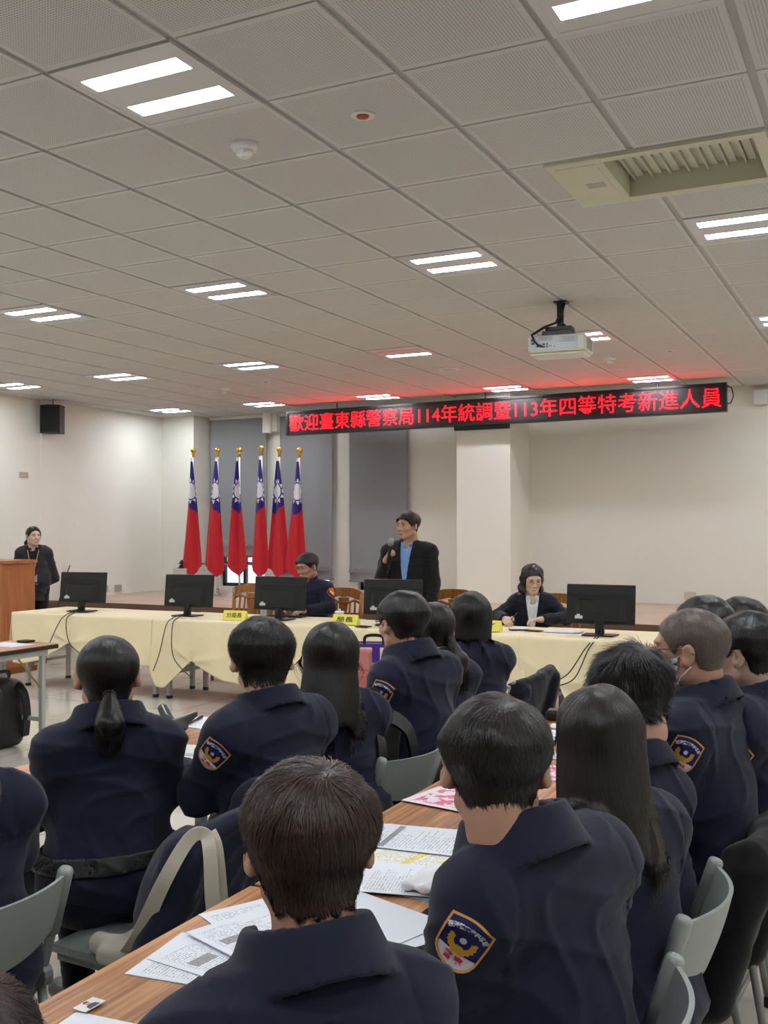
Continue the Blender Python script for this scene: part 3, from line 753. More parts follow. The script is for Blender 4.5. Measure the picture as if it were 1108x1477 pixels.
# ------------------------------------------------------------------ wooden armless chairs behind the head table
def wood_chair(x, y, rz, label):
    o = thing('wooden_chair', label, 'chair', (x, y, 0), math.radians(rz), 'carved wooden chairs')
    # local: sitter faces -y (towards the audience), back at +y
    hw = .23
    def backy(z): return .21+(z-.45)*.12
    q = MB(); q.box(-hw, hw, -.22, .22, .42, .455, bev=.01); q.build('seat', chairwood, o)
    q = MB(); q.box(-hw+.02, hw-.02, -.2, .2, .455, .485, bev=.012); q.build('cushion', M('seat_leather_brown', (92, 58, 38), .45), o)
    for sx in (-1, 1):
        q = MB(); q.tube([(sx*(hw-.025), -.19, 0), (sx*(hw-.025), -.19, .42)], [.017, .022], 8); q.build('leg', chairwood, o, smooth=True)
        q = MB(); q.tube([(sx*(hw-.02), .24, 0), (sx*(hw-.02), .2, .42), (sx*(hw-.02), backy(.7), .7), (sx*(hw-.012), backy(.93), .93)], [.017, .022, .022, .02], 8); q.build('leg', chairwood, o, smooth=True)
    q = MB(); n = 20; P = []
    top = []
    for i in range(n+1):
        u = i/n*2-1; zt = .985-.055*abs(u)**3.2; zb = .885+.02*math.cos(u*PI)*1 - .012*(abs(u) < .12)
        top.append((u*(hw+.004), zt, zb))
    for (sd, yy) in ((0, -.012), (1, .014)):
        pass
    vs = []; fs = []
    for (x_, zt, zb) in top:
        for z_, yo in ((zb, -.012), (zt, -.012), (zt, .014), (zb, .014)): vs.append((x_, backy(z_)+yo, z_))
    for i in range(n):
        for k in range(4): fs.append((i*4+k, i*4+(k+1) % 4, (i+1)*4+(k+1) % 4, (i+1)*4+k))
    fs += [(0, 1, 2, 3), (n*4+3, n*4+2, n*4+1, n*4)]
    q.add(vs, fs); q.build('crest_rail', chairwood, o)
    for sg in (-1, 1):           # carved curved rail under the crest
        q = MB(); q.tube([(sg*(hw-.02), backy(.83), .83), (sg*.14, backy(.86), .862), (sg*.05, backy(.84), .838), (0, backy(.83), .83)], .014, 6); q.build('carved_rail', chairwood, o, smooth=True)
    q = MB(); q.box(-hw+.02, hw-.02, backy(.52)-.01, backy(.52)+.012, .50, .545); q.build('lower_rail', chairwood, o)
    for x_ in (-.15, -.085, .085, .15):
        q = MB(); q.tube([(x_, backy(.53), .53), (x_*.92, backy(.85), .85)], .011, 6); q.build('slat', chairwood, o)
    q = MB(); vs = []
    for z_, w2 in ((.53, .045), (.68, .03), (.80, .05), (.885, .06)):
        for s2 in (-1, 1): vs += [(s2*w2, backy(z_)-.008, z_), (s2*w2, backy(z_)+.008, z_)]
    fs = []
    for r_ in range(3):
        k = r_*4; fs += [(k, k+2, k+6, k+4), (k+1, k+5, k+7, k+3), (k, k+4, k+5, k+1), (k+2, k+3, k+7, k+6)]
    q.add(vs, fs); q.build('splat', chairwood, o)
    return o
wood_chair(-6.20, 8.98, 3, 'carved wooden chair standing empty between two monitors')
wood_chair(-5.0, 8.78, -6, 'carved wooden chair the seated officer sits on, its back to his right')
wood_chair(-3.86, 9.0, 2, 'carved wooden chair behind the standing speaker')
wood_chair(-2.80, 8.82, -4, 'carved wooden chair the seated woman sits on')
# ------------------------------------------------------------------ implicit surfaces for people and soft things
f32 = np.float32
def V3(*a): return np.array(a, f32)
def ln_(q): return np.sqrt(np.einsum('ij,ij->i', q, q))
def cone(p, a, b_, ra, rb):
    a = V3(*a); ab = V3(*b_)-a; pa = p-a; h = np.clip(pa@ab/(ab@ab), 0, 1)
    return ln_(pa-h[:, None]*ab)-(ra+(rb-ra)*h)
def ell(p, c, r, R=None):
    q = p-V3(*c)
    if R is not None: q = q@R
    r = V3(*r); k0 = ln_(q/r); k1 = ln_(q/(r*r))+1e-6
    return k0*(k0-1)/k1
def rbox(p, c, hs, r, R=None):
    q = p-V3(*c)
    if R is not None: q = q@R
    q = np.abs(q)-V3(*hs)+r
    return ln_(np.maximum(q, 0))+np.minimum(q.max(1), 0)-r
def smin(a, b_, k):
    h = np.clip(.5+.5*(b_-a)/k, 0, 1); return b_*(1-h)+a*h-k*h*(1-h)
def smax(a, b_, k): return -smin(-a, -b_, k)
def rotm(z=0, x=0, y=0):
    return np.array(Matrix.Rotation(z, 3, 'Z') @ Matrix.Rotation(x, 3, 'X') @ Matrix.Rotation(y, 3, 'Y'), dtype=f32)

def mesh_sdf(f, lo, hi, h, B=8, slack=1.6):
    lo = np.array(lo, float); hi = np.array(hi, float)
    nb = np.ceil((hi-lo)/(h*B)).astype(int); n = nb*B+1
    ci = np.stack(np.meshgrid(*[np.arange(k) for k in nb], indexing='ij'), -1).reshape(-1, 3)
    cc = (lo+(ci+.5)*B*h).astype(f32); dc = f(cc)
    act = np.abs(dc) < B*h*.87*slack
    D = np.empty(n, f32)
    base = dc.reshape(nb)
    D[:-1, :-1, :-1] = np.repeat(np.repeat(np.repeat(base, B, 0), B, 1), B, 2)
    D[-1] = D[-2]; D[:, -1] = D[:, -2]; D[:, :, -1] = D[:, :, -2]
    mask = np.zeros(n, bool)
    g = np.stack(np.meshgrid(*[np.arange(B+1)]*3, indexing='ij'), -1).reshape(-1, 3)
    idx = (ci[act][:, None, :]*B+g[None]).reshape(-1, 3)
    mask[idx[:, 0], idx[:, 1], idx[:, 2]] = True
    I = np.argwhere(mask); out = np.empty(len(I), f32)
    for k in range(0, len(I), 400000):
        out[k:k+400000] = f((lo+I[k:k+400000]*h).astype(f32))
    D[I[:, 0], I[:, 1], I[:, 2]] = out
    D[0] = D[-1] = np.maximum(D[0], .01); D[:, 0] = np.maximum(D[:, 0], .01); D[:, -1] = np.maximum(D[:, -1], .01)
    D[0] = np.maximum(D[0], .01); D[-1] = np.maximum(D[-1], .01)
    D[:, :, 0] = np.maximum(D[:, :, 0], .01); D[:, :, -1] = np.maximum(D[:, :, -1], .01)
    Sg = D < 0
    c = np.zeros(tuple(n-1), np.int8)
    for dx in (0, 1):
        for dy in (0, 1):
            for dz in (0, 1): c += Sg[dx:n[0]-1+dx, dy:n[1]-1+dy, dz:n[2]-1+dz]
    cells = np.argwhere((c > 0) & (c < 8))
    vid = -np.ones(tuple(n-1), np.int32); vid[cells[:, 0], cells[:, 1], cells[:, 2]] = np.arange(len(cells))
    acc = np.zeros((len(cells), 3)); cnt = np.zeros(len(cells))
    corners = [(a, b2, d) for a in (0, 1) for b2 in (0, 1) for d in (0, 1)]
    val = {q: D[cells[:, 0]+q[0], cells[:, 1]+q[1], cells[:, 2]+q[2]] for q in corners}
    for q in corners:
        for ax in range(3):
            if q[ax] == 0:
                r = list(q); r[ax] = 1; r = tuple(r); a, b2 = val[q], val[r]
                m = (a < 0) != (b2 < 0); t = np.where(m, a/np.where(m, a-b2, 1), 0)
                pt = np.array(q, float)[None]+np.eye(3)[ax][None]*t[:, None]
                acc += pt*m[:, None]; cnt += m
    verts = lo+(cells+acc/np.maximum(cnt, 1)[:, None])*h
    quads = []
    for ax in range(3):
        sl0 = [slice(None)]*3; sl1 = [slice(None)]*3; sl0[ax] = slice(0, -1); sl1[ax] = slice(1, None)
        e = Sg[tuple(sl0)] != Sg[tuple(sl1)]
        o1, o2 = [(1, 2), (2, 0), (0, 1)][ax]
        E = np.argwhere(e); E = E[(E[:, o1] > 0) & (E[:, o2] > 0) & (E[:, o1] < n[o1]-1) & (E[:, o2] < n[o2]-1)]
        inside = Sg[E[:, 0], E[:, 1], E[:, 2]]
        u1 = np.eye(3, dtype=int)[o1]; u2 = np.eye(3, dtype=int)[o2]
        q = np.stack([vid[tuple((E+d).T)] for d in (-u1-u2, -u2, 0*u1, -u1)], 1)
        q[~inside] = q[~inside][:, ::-1]; quads.append(q)
    Q = np.concatenate(quads); Q = Q[(Q >= 0).all(1)]
    return verts, Q

def np_mesh(name, verts, quads, mt, parent=None, smooth=True):
    me = bpy.data.meshes.new(name); nv = len(verts); k = quads.shape[1]
    me.vertices.add(nv); me.vertices.foreach_set('co', np.asarray(verts, f32).ravel())
    me.loops.add(len(quads)*k); me.loops.foreach_set('vertex_index', quads.astype(np.int32).ravel())
    me.polygons.add(len(quads)); me.polygons.foreach_set('loop_start', np.arange(0, len(quads)*k, k, dtype=np.int32))
    me.polygons.foreach_set('loop_total', np.full(len(quads), k, np.int32))
    if smooth: me.polygons.foreach_set('use_smooth', np.ones(len(quads), bool))
    me.update(calc_edges=True); me.validate()
    me.materials.append(mt)
    o = bpy.data.objects.new(name, me); COL.objects.link(o)
    if parent is not None: o.parent = parent
    return o
def grad(f, p, e=.002):
    g = np.stack([f(p+V3(*d))-f(p-V3(*d)) for d in ((e, 0, 0), (0, e, 0), (0, 0, e))], 1)
    return g/(ln_(g)[:, None]+1e-9)

# ------------------------------------------------------------------ the head, in head space: x right, y forward, z up, origin mid head
def head_core(p):
    d = ell(p, (0, -.014, .033), (.077, .096, .085))
    d = smin(d, ell(p, (0, .026, -.025), (.060, .062, .088)), .03)
    d = smin(d, cone(p, (0, -.028, -.05), (0, -.038, -.115), .053, .054), .03)
    return d
def head_full(p, female=False):
    d = head_core(p)
    px = p.copy(); px[:, 0] = np.abs(px[:, 0])
    d = smin(d, cone(px, (.052, -.004, -.06), (.014, .066, -.098), .018, .018), .03)
    d = smin(d, cone(p, (0, .082, .012), (0, .106, -.026), .007, .0125), .012)
    d = smin(d, ell(px, (.013, .094, -.031), (.009, .010, .008)), .008)
    d = smin(d, ell(px, (.028, .079, .030), (.028, .012, .008)), .014)
    d = smin(d, ell(px, (.040, .062, -.022), (.022, .022, .022)), .025)
    d = smax(d, -ell(px, (.031, .097, .010), (.017, .016, .011)), .012)
    d = smin(d, ell(px, (.031, .076, .010), (.014, .010, .010)), .004)
    d = smin(d, ell(p, (0, .086, -.060), (.024, .011, .0065)), .006)
    d = smin(d, ell(p, (0, .084, -.070), (.020, .011, .0065)), .006)
    # ears
    R = rotm(z=-.5, x=.15)
    e = ell(px, (.086, -.012, -.004), (.0085, .021, .033), R)
    e = smax(e, -ell(px, (.097, -.008, .0), (.009, .012, .020), R), .006)
    e = smin(e, ell(px, (.078, .002, -.028), (.008, .010, .011)), .008)
    return smin(d, e, .006)

def hairline(p, bangs, nape):
    y = p[:, 1]
    front = .040 if bangs else (.080 if nape == -.075 else .066)
    z = np.interp(y, [-.12, -.055, -.035, -.022, .012, .026, .05, .075, .10], [nape, nape+.004, -.045, .024, .024, -.006, .03 if not bangs else .02, front, front]).astype(f32)
    return z
class Hair:
    """hair volume in head space"""
    def __init__(s, style, seed):
        s.style = style; s.seed = seed; r = np.random.RandomState(seed); s.k = r.rand(8)*6.28
        s.thick = dict(crew=(.003, .005, .006), short=(.0025, .007, .022), full=(.003, .009, .024), spiky=(.004, .011, .028), slick=(.007, .010, .012),
                       long=(.012, .016, .016), bob=(.016, .02, .018), wavy=(.010, .014, .013))[style]
        s.bangs = style in ('full', 'spiky', 'bob')
        s.nape = {'crew': -.060, 'short': -.066, 'full': -.078, 'spiky': -.07, 'slick': -.075}.get(style, -.09)
        s.zend = {'long': -.245, 'bob': -.105, 'wavy': -.20}.get(style, None)
        s.tail = None
    def __call__(s, p):
        t = np.interp(p[:, 2], [-.08, -0.02, .055], s.thick).astype(f32)
        k = s.k
        lump = .003*np.sin(p[:, 0]*55+k[0]+2*np.sin(p[:, 2]*30+k[1]))*np.sin(p[:, 1]*48+k[2])
        lump = lump*np.clip((p[:, 2]+.075)/.06, 0, 1)
        if s.style == 'crew': lump = lump*.1
        if s.style == 'slick': lump = lump*.25
        if s.style == 'spiky': lump = lump*1.8
        d = head_core(p)-t-lump
        hl = hairline(p, s.bangs, s.nape)
        cut = hl+.0015*np.sin(p[:, 0]*230+k[3])-p[:, 2]
        px = np.abs(p[:, 0])
        back = np.clip((-p[:, 1]-.02)/.02, 0, 1)
        d = smax(d, cut.astype(f32), .006)
        if s.zend is not None:
            q = p.copy(); q[:, 1] = (q[:, 1]+.03)*1.32; q[:, 0] = q[:, 0]*(1.0)
            zl = s.zend
            wob = .004*np.sin(p[:, 2]*(70 if s.style == 'wavy' else 16)+k[4])
            c = cone(q, (0, 0, .015), (0, -.012 if s.style == 'bob' else -.060, zl), .092, .100 if s.style != 'bob' else .088)+wob*(2 if s.style == 'wavy' else 1)
            c = smax(c, zl-p[:, 2]+.006*np.sin(p[:, 0]*90+k[5]), .01)
            if s.style == 'wavy':
                qw = p.copy(); qw[:, 1] = (qw[:, 1]+.012)*1.05
                cw = cone(qw, (0, 0, .02), (0, -.015, zl), .092, .112)+wob*1.5
                cw = smax(cw, zl-p[:, 2]+.008*np.sin(p[:, 0]*70), .012)
                cw = smax(cw, (p[:, 1]-.012-.065*np.clip((px-.052)/.02, 0, 1)*np.clip((.06-p[:, 2])/.03, 0, 1)).astype(f32), .01)
                cw = smax(cw, np.where(p[:, 1] > -.02, .058-px, -1).astype(f32), .008)
                c = smin(c, cw, .015)
            c = smax(c, p[:, 1]-.020-(.08 if s.style == 'wavy' else 0)+.02*np.clip((-.02-p[:, 2])/.1, 0, 1), .012)
            d = smin(d, c, .02)
        if s.tail is not None:
            a, m, e, r1 = s.tail
            w = .004*np.sin(p[:, 2]*40+k[6])
            tl = smin(cone(p, a, m, .017, r1), cone(p, m, e, r1, r1*.72), .02)+w*.5
            d = smin(d, tl, .012)
        return d
def strands(hair, n, length, seed, mt, parent, to_body, steps=10, width=.0011, lift=.004, gravity=.3, mess=.2, body=None):
    r = np.random.RandomState(seed)
    u = r.normal(size=(n*4, 3)); u /= np.linalg.norm(u, axis=1)[:, None]
    p = (np.array([0, -.014, .03])+u*np.array([.08, .10, .09])).astype(f32)
    hl = hairline(p, hair.bangs, hair.nape); ok = p[:, 2] > hl+.002; p = p[ok][:n]; n = len(p)
    off = (-.003+lift*r.rand(n)**1.5).astype(f32)
    for _ in range(3):
        g = grad(hair, p); p = p-g*(hair(p)-off)[:, None]
    W = V3(.012, -.062, .105); path = [p.copy()]; gs = [grad(hair, p)]
    L = (length*(.65+.5*r.rand(n))).astype(f32); st = (L/steps)[:, None]
    prev = None; nz = r.normal(size=(n, 3)).astype(f32)
    cl = np.stack([np.sin(p@V3(60, 20, 45)+1), np.sin(p@V3(-35, 55, 30)+2), np.sin(p@V3(25, -60, 50))], 1).astype(f32)
    for k in range(steps):
        g = gs[-1]; away = p-W; away /= (ln_(away)[:, None]+1e-6)
        swirl = np.cross(g, away)*.35
        f = away+swirl+V3(0, 0, -1)*gravity*(1 if hair.zend is None else 2.2*min(1, k/3+.3))+mess*(.6*cl+.5*nz)
        if hair.tail is not None:
            tt = V3(*hair.tail[0])-p; tt /= (ln_(tt)[:, None]+1e-6); f = tt+.1*nz*mess
        if hair.zend is not None:
            fr_ = (p[:, 1] > -.03) & (p[:, 2] > .0)
            f = f+np.stack([np.sign(p[:, 0]+.01)*1.1, -1.3+0*p[:, 0], 0*p[:, 0]], 1)*fr_[:, None]
        f = f-g*np.einsum('ij,ij->i', f, g)[:, None]; f /= (ln_(f)[:, None]+1e-6)
        if prev is not None: f = prev*.5+f*.5; f /= (ln_(f)[:, None]+1e-6)
        prev = f; p = p+f*st
        g = grad(hair, p); d = hair(p); o2 = off+lift*.9*((k+1)/steps)**2*(.3+r.rand(n)) if hair.zend is None and hair.tail is None else off
        if hair.style == 'spiky': o2 = o2+(.020*((k+1)/steps)**1.6*np.clip(cl[:, 0]+.3, 0, 1)).astype(f32)
        if hair.zend is not None:
            free = p[:, 2] < hair.zend+.01
            corr = np.where(free, 0, d-o2)
        else: corr = d-o2
        p = p-g*np.clip(corr, -.01, .012)[:, None]
        path.append(p.copy()); gs.append(g)
    P = np.stack(path, 1); G = np.stack(gs, 1)            # n, steps+1, 3
    Tn = np.gradient(P, axis=1); Tn /= (np.linalg.norm(Tn, axis=2, keepdims=True)+1e-9)
    Sd = np.cross(Tn, G); Sd /= (np.linalg.norm(Sd, axis=2, keepdims=True)+1e-9)
    wv = width*np.array([1-.75*(k/steps)**2 for k in range(steps+1)])[None, :, None]
    a, b_, c = P-Sd*wv, P+G*wv*.5, P+Sd*wv
    V = np.stack([a, b_, c], 2)                            # n, s, 3, 3
    V = to_body(V.reshape(-1, 3))
    base = (np.arange(n)*(steps+1)*3)[:, None, None]+(np.arange(steps)*3)[None, :, None]+np.arange(2)[None, None, :]
    Q = np.stack([base, base+1, base+4, base+3], -1).reshape(-1, 4)
    return np_mesh('hair_strands', V, Q, mt, parent)

# ------------------------------------------------------------------ a person
HQ = 1.0        # grid coarseness factor
def hand_sdf(p, wr, fwd, palm, size, curl, sg):
    """palm and five fingers; wr wrist, fwd direction of the fingers, palm = palm normal; sg = thumb side sign"""
    fwd = np.array(fwd, float); fwd /= np.linalg.norm(fwd); palm = np.array(palm, float); palm -= fwd*(palm@fwd); palm /= np.linalg.norm(palm)
    side = np.cross(palm, fwd)*sg; wr = np.array(wr, float)
    R = np.stack([side, fwd, palm], 1).astype(f32)          # columns
    s = size
    d = rbox(p, wr+fwd*.048*s, (.038*s, .045*s, .014*s), .013*s, R)
    d = smin(d, cone(p, wr-fwd*.02, wr+fwd*.02*s, .026*s, .024*s), .02)
    lens = (.070, .080, .074, .058)
    for k, L in enumerate(lens):
        base = wr+fwd*.088*s+side*(.029-.0195*k)*s
        a1 = curl*.7; a2 = curl*1.6; a3 = curl*2.2
        q = base
        for seg, an, r0, r1 in ((.45, a1, .0092, .0085), (.32, a2, .0085, .0078), (.23, a3, .0078, .007)):
            dr = fwd*math.cos(an)+palm*math.sin(an); e = q+dr*L*seg*s
            d = smin(d, cone(p, q, e, r0*s, r1*s), .003 if seg != .45 else .007); q = e
    t0 = wr+fwd*.025*s+side*.03*s
    t1 = t0+(side*.7+fwd*.6+palm*.35*(.4+curl))*.038*s; t2 = t1+(side*(.35-.5*curl)+fwd*.8+palm*.6*curl)*.030*s
    d = smin(d, cone(p, t0, t1, .014*s, .011*s), .01); d = smin(d, cone(p, t1, t2, .0105*s, .0085*s), .004)
    return d

NEAR_WRINKLE = True
def person(label, head, psi_t, psi_h, hair='short', hmat=None, female=False, lean=.06, nod=0.0, tilt=0.0, stand=False, jacket=navy, jstyle='stand',
           arms=None, scale=1.0, nstr=0, hlen=.05, h=.008, hh=None, skinm=None, leg=None, patch=False, tail=None, zend=None, width=1.0, shoes=True,
           collar=.045, trousers=navyd, seed=1, face=False, hands=(False, False), strw=.0011, belt=False, lifth=0.0, gender_w=None, mess=.2, legpsi=None, jname='jacket', drop=0.0, tx=0.0):
    s = scale; skm = skinm or skin; hmat = hmat or hair_black
    A = math.radians(psi_t); F = np.array([-math.sin(A), math.cos(A)])
    ox, oy = head[0]-F[0]*lean+math.cos(A)*tx, head[1]-F[1]*lean+math.sin(A)*tx
    hz = head[2]; hc = np.array([-tx, lean, hz])
    Rh = rotm(z=math.radians(psi_h-psi_t), x=-math.radians(nod), y=math.radians(tilt))
    HS = V3((.99 if female and face else 1.05)*s, s, .965*s)
    toh = lambda p: ((p-hc.astype(f32))@Rh)/HS
    fromh = lambda q: (np.asarray(q)*HS)@Rh.T+hc
    sw = (.142 if female else .168)*width*s        # half shoulder joint distance
    nb = np.array([-tx*.6, lean-.035, hz-.150*s-drop*.6]); shz = hz-(.215 if not female else .212)*s-drop
    Sx = [np.array([sg*sw, lean-.045, shz]) for sg in (-1, 1)]
    hipz = .52 if not stand else .90
    if arms is None:
        arms = [dict(e=(-sw-.022, lean+.07, max(.78, shz-.235)), w=(-.11, lean+.27, .815)), dict(e=(sw+.022, lean+.07, max(.78, shz-.235)), w=(.11, lean+.27, .815))]
    if arms == 'lap': arms = [dict(e=(-sw-.012, lean+.02, shz-.25), w=(-.09, lean+.23, .645)), dict(e=(sw+.012, lean+.02, shz-.25), w=(.09, lean+.23, .645))]
    El = [np.array(a['e'], float) for a in arms]; Wr = [np.array(a['w'], float) for a in arms]
    cz = (shz+hipz)/2; g = .93 if female else 1.0
    chest_r = ((.135 if female else .155)*width, .108*g, .19); 
    lp = legpsi if legpsi is not None else psi_t
    RL = np.array(Matrix.Rotation(math.radians(lp-psi_t), 3, 'Z'))
    if stand:
        hips = [np.array([sg*.085, 0, .88]) for sg in (-1, 1)]; knees = [np.array([sg*.095, .02, .48]) for sg in (-1, 1)]
        ank = [np.array([sg*.10, -.02, .09]) for sg in (-1, 1)]; toe = [q+np.array([sg*.02, .13, -.045]) for q, sg in zip(ank, (-1, 1))]
    else:
        hips = [RL@np.array([sg*.09, 0.0, .525]) for sg in (-1, 1)]; knees = [RL@np.array([sg*.12, .40, .52]) for sg in (-1, 1)]
        ank = [RL@np.array([sg*.12, .36, .10]) for sg in (-1, 1)]; toe = [RL@np.array([sg*.13, .50, .045]) for sg in (-1, 1)]
        if leg: 
            knees = [np.array(q, float) for q in leg[0]]; ank = [np.array(q, float) for q in leg[1]]
            toe = [q+(RL@np.array([0, .14, -.055])) for q in ank]
    def torso(p, gr=0.0):
        d = ell(p, (0, lean*.75-.015, shz-.13), (chest_r[0]+gr, chest_r[1]+gr, .20+gr))
        d = smin(d, cone(p, Sx[0]*[.62, 1, 1]+[0, 0, .0], Sx[1]*[.62, 1, 1], .075*g+gr, .075*g+gr), .06)
        d = smin(d, ell(p, (0, lean*.35-.005, cz-.05), ((.142 if female else .150)*width+gr, .106+gr, .20+gr)), .08)
        d = smin(d, ell(p, (0, .005, hipz+.06), (.168*width+gr, .122+gr, .13+gr)), .08)
        for S_ in Sx: d = smin(d, cone(p, nb+[0, .0, -.015], S_+[0, 0, .012], .052+gr, .060*g+gr), .05)
        return d
    def arm(p, k, r=(.058, .046, .040, .030)):
        return smin(cone(p, Sx[k], El[k], r[0], r[1]), cone(p, El[k], Wr[k], r[2], r[3]), .02)
    def legs(p, gr=0.0):
        d = None
        for k in (0, 1):
            c = smin(cone(p, hips[k], knees[k], .082+gr, .060+gr), cone(p, knees[k], ank[k], .056+gr, .042+gr), .03)
            d = c if d is None else smin(d, c, .03)
        return d
    hx = 1.0 if not female else .96
    def body(p):
        d = smin(torso(p, -.02), legs(p, -.016), .03)
        for k in (0, 1): d = smin(d, arm(p, k, (.045, .036, .034, .025)), .03)
        for k in (0, 1):
            if arms[k].get('hf') is not None:
                near_ = ln_(p-Wr[k].astype(f32)) < .24
                if near_.any():
                    hd = np.full(len(p), 1., f32); hd[near_] = hand_sdf(p[near_], Wr[k], arms[k]['hf'], arms[k]['hp'], .92 if female else 1.0, arms[k].get('curl', .4), arms[k].get('ts', 1))
                    d = smin(d, hd, .012)
            else:
                fw_ = Wr[k]-El[k]; fw_ = fw_/np.linalg.norm(fw_)
                near_ = ln_(p-Wr[k].astype(f32)) < .24
                if near_.any():
                    hd = np.full(len(p), 1., f32); hd[near_] = hand_sdf(p[near_], Wr[k]-fw_*.01, [fw_[0]*.9, fw_[1], 0], (0, 0, -1), .92 if female else 1.0, .25, (-1 if k == 0 else 1)*-1)
                    d = smin(d, hd, .012)
        d = smin(d, cone(p, fromh([(0, -.03, -.07)])[0], nb+[0, .0, -.03], .053*s, .055*s), .03)
        q = toh(p); nr = ln_(q) < .30
        hd = ln_(q)-.15
        if nr.any(): hd[nr] = head_full(q[nr], female)
        return smin(d, hd*s, .025)
    # bounds
    allp = np.array(Sx+El+Wr+knees+ank+toe+[hc+[0, 0, .15], hc+[0, .16, 0], hc-[0, .16, 0], np.array([0, -.2, hipz])])
    lo = allp.min(0)-.17; hi = allp.max(0)+.17; lo[2] = 0; hi[2] = hz+.15
    v, q = mesh_sdf(body, lo, hi, h*HQ if hh is None else hh*HQ)
    root = np_mesh('person', v, q, skm)
    root.location = (ox, oy, 0); root.rotation_euler = (0, 0, A)
    tag(root, label, 'person')
    # ---- clothing
    rs = np.random.RandomState(seed); kk = rs.rand(12)*6.28
    def folds(p):
        x, y, z = p[:, 0], p[:, 1], p[:, 2]
        w1 = x*9+z*16+1.6*np.sin(z*13+kk[0])+1.4*np.sin(y*15+kk[1]); w2 = -x*19+z*13+1.8*np.sin(z*17+kk[2]+x*9)+y*8; w3 = z*30+x*6+1.8*np.sin(x*10+kk[3])
        f = .0062*(1-np.abs(np.sin(w1)))**2+.0058*(1-np.abs(np.sin(w2)))**2.5
        low = np.clip((cz+.06-z)/.22, 0, 1); f = f+.006*low*(1-np.abs(np.sin(w3)))**2
        return f
    def jacket_sdf(p):
        d = torso(p, .012)
        if not stand and jstyle in ('stand', 'shirt'):
            d = smin(d, ell(p, (0, -.01, hipz+.05), (.190*width, .145, .11)), .05)     # blouson gathered at the hem
        if stand:
            d = smin(d, cone(p, (0, 0, .95), (0, 0, .74), .145*width, .15*width), .08)
        for k in (0, 1): d = smin(d, arm(p, k, (.071*g, .062*g, .058*g, .044*g)), .035)
        d = d-folds(p)
        d = d+.003*np.exp(-((p[:, 2]-(shz-.055)-.15*np.abs(p[:, 0])*0)/.0035)**2)*(p[:, 1] < lean)*(np.abs(p[:, 0]) < sw)
        d = d+.003*np.exp(-((np.abs(p[:, 0])-sw*.93-.12*(shz-p[:, 2]))/.0035)**2)*(p[:, 2] > shz-.10)
        z0 = hipz+.0 if not stand else (.74)
        d = smax(d, z0-p[:, 2], .01) if stand else smax(d, (hipz-.045)-p[:, 2], .015)
        # cuffs
        for k in (0, 1):
            ax = (Wr[k]-El[k]); ax = ax/np.linalg.norm(ax)
            t = (p-Wr[k].astype(f32))@ax.astype(f32)
            loc = ln_(p-Wr[k].astype(f32)) < .13
            d = np.where(loc, smax(d, (t+.012).astype(f32), .006), d)
        # neck opening
        nk = cone(p, nb+[0, .012, -.035], nb+[0, .03, .12], .062*s, .072*s)
        d = smax(d, -nk, .006)
        if collar > 0:
            a0 = nb+np.array([0, .0, -.022]); ax = np.array([0, .22, 1.0]); ax = ax/np.linalg.norm(ax)
            q = p-a0.astype(f32); t = q@ax.astype(f32); q = q-t[:, None]*ax.astype(f32)
            rr = np.sqrt((q[:, 0]/1.04)**2+(q[:, 1]/1.0)**2)
            R0 = .068*s+.10*np.clip(t, 0, .2)+(.008*np.sin(kk[5]+2*np.arctan2(q[:, 0], q[:, 1])))
            ring = np.abs(rr-R0)-.0065
            top = .042+collar*(1.0-.15*np.cos(np.arctan2(q[:, 0], q[:, 1]))) 
            ring = smax(ring, np.maximum(-.03-t, t-top), .006)
            gap = np.where(q[:, 1] > 0, .022+.35*np.clip(t, 0, .1)-np.abs(q[:, 0]), -1.0)
            ring = smax(ring, gap.astype(f32), .006)
            d = smin(d, ring, .012)
            if jstyle == 'stand':      # folded collar leaf lying outwards
                R1 = .080*s+.10*np.clip(t, 0, .2)+.50*np.clip(top-t, 0, .1)
                leaf = np.abs(rr-R1)-.0065
                leaf = smax(leaf, np.maximum(.018-t+.012*np.cos(2*np.arctan2(q[:, 0], q[:, 1])), t-top-.002), .006)
                leaf = smax(leaf, gap.astype(f32), .006)
                d = smin(d, leaf, .008)
        if jstyle == 'blazer':
            zt = nb[2]; zb = (hipz+.12) if not stand else 1.02
            u = np.clip((p[:, 2]-zb)/(zt-zb), 0, 1.3); wd = .006+.052*u**.8
            xx = p[:, 0]-OPENX
            fr = p[:, 1] > lean*.7
            lap = np.where(fr & (u > .02), np.clip(1-np.abs(np.abs(xx)-wd-.022)/.024, 0, 1)*.006, 0)
            d = d-lap
            cut = np.where(fr & (p[:, 2] > zb), wd-np.abs(xx), -.5).astype(f32)
            d = smax(d, cut, .004)
        return d
    OPENX = 0.0
    tl = np.array(Sx+El+Wr+[[0, lean, hz-.06], [0, -.2, hipz]]); lo = tl.min(0)-.13; hi = tl.max(0)+.13
    lo[2] = min((hipz-.06) if not stand else .72, tl[:, 2].min()-.08); hi[2] = hz+.02
    v, q = mesh_sdf(jacket_sdf, lo, hi, h*HQ)
    jk = np_mesh(jname, v, q, jacket, root)
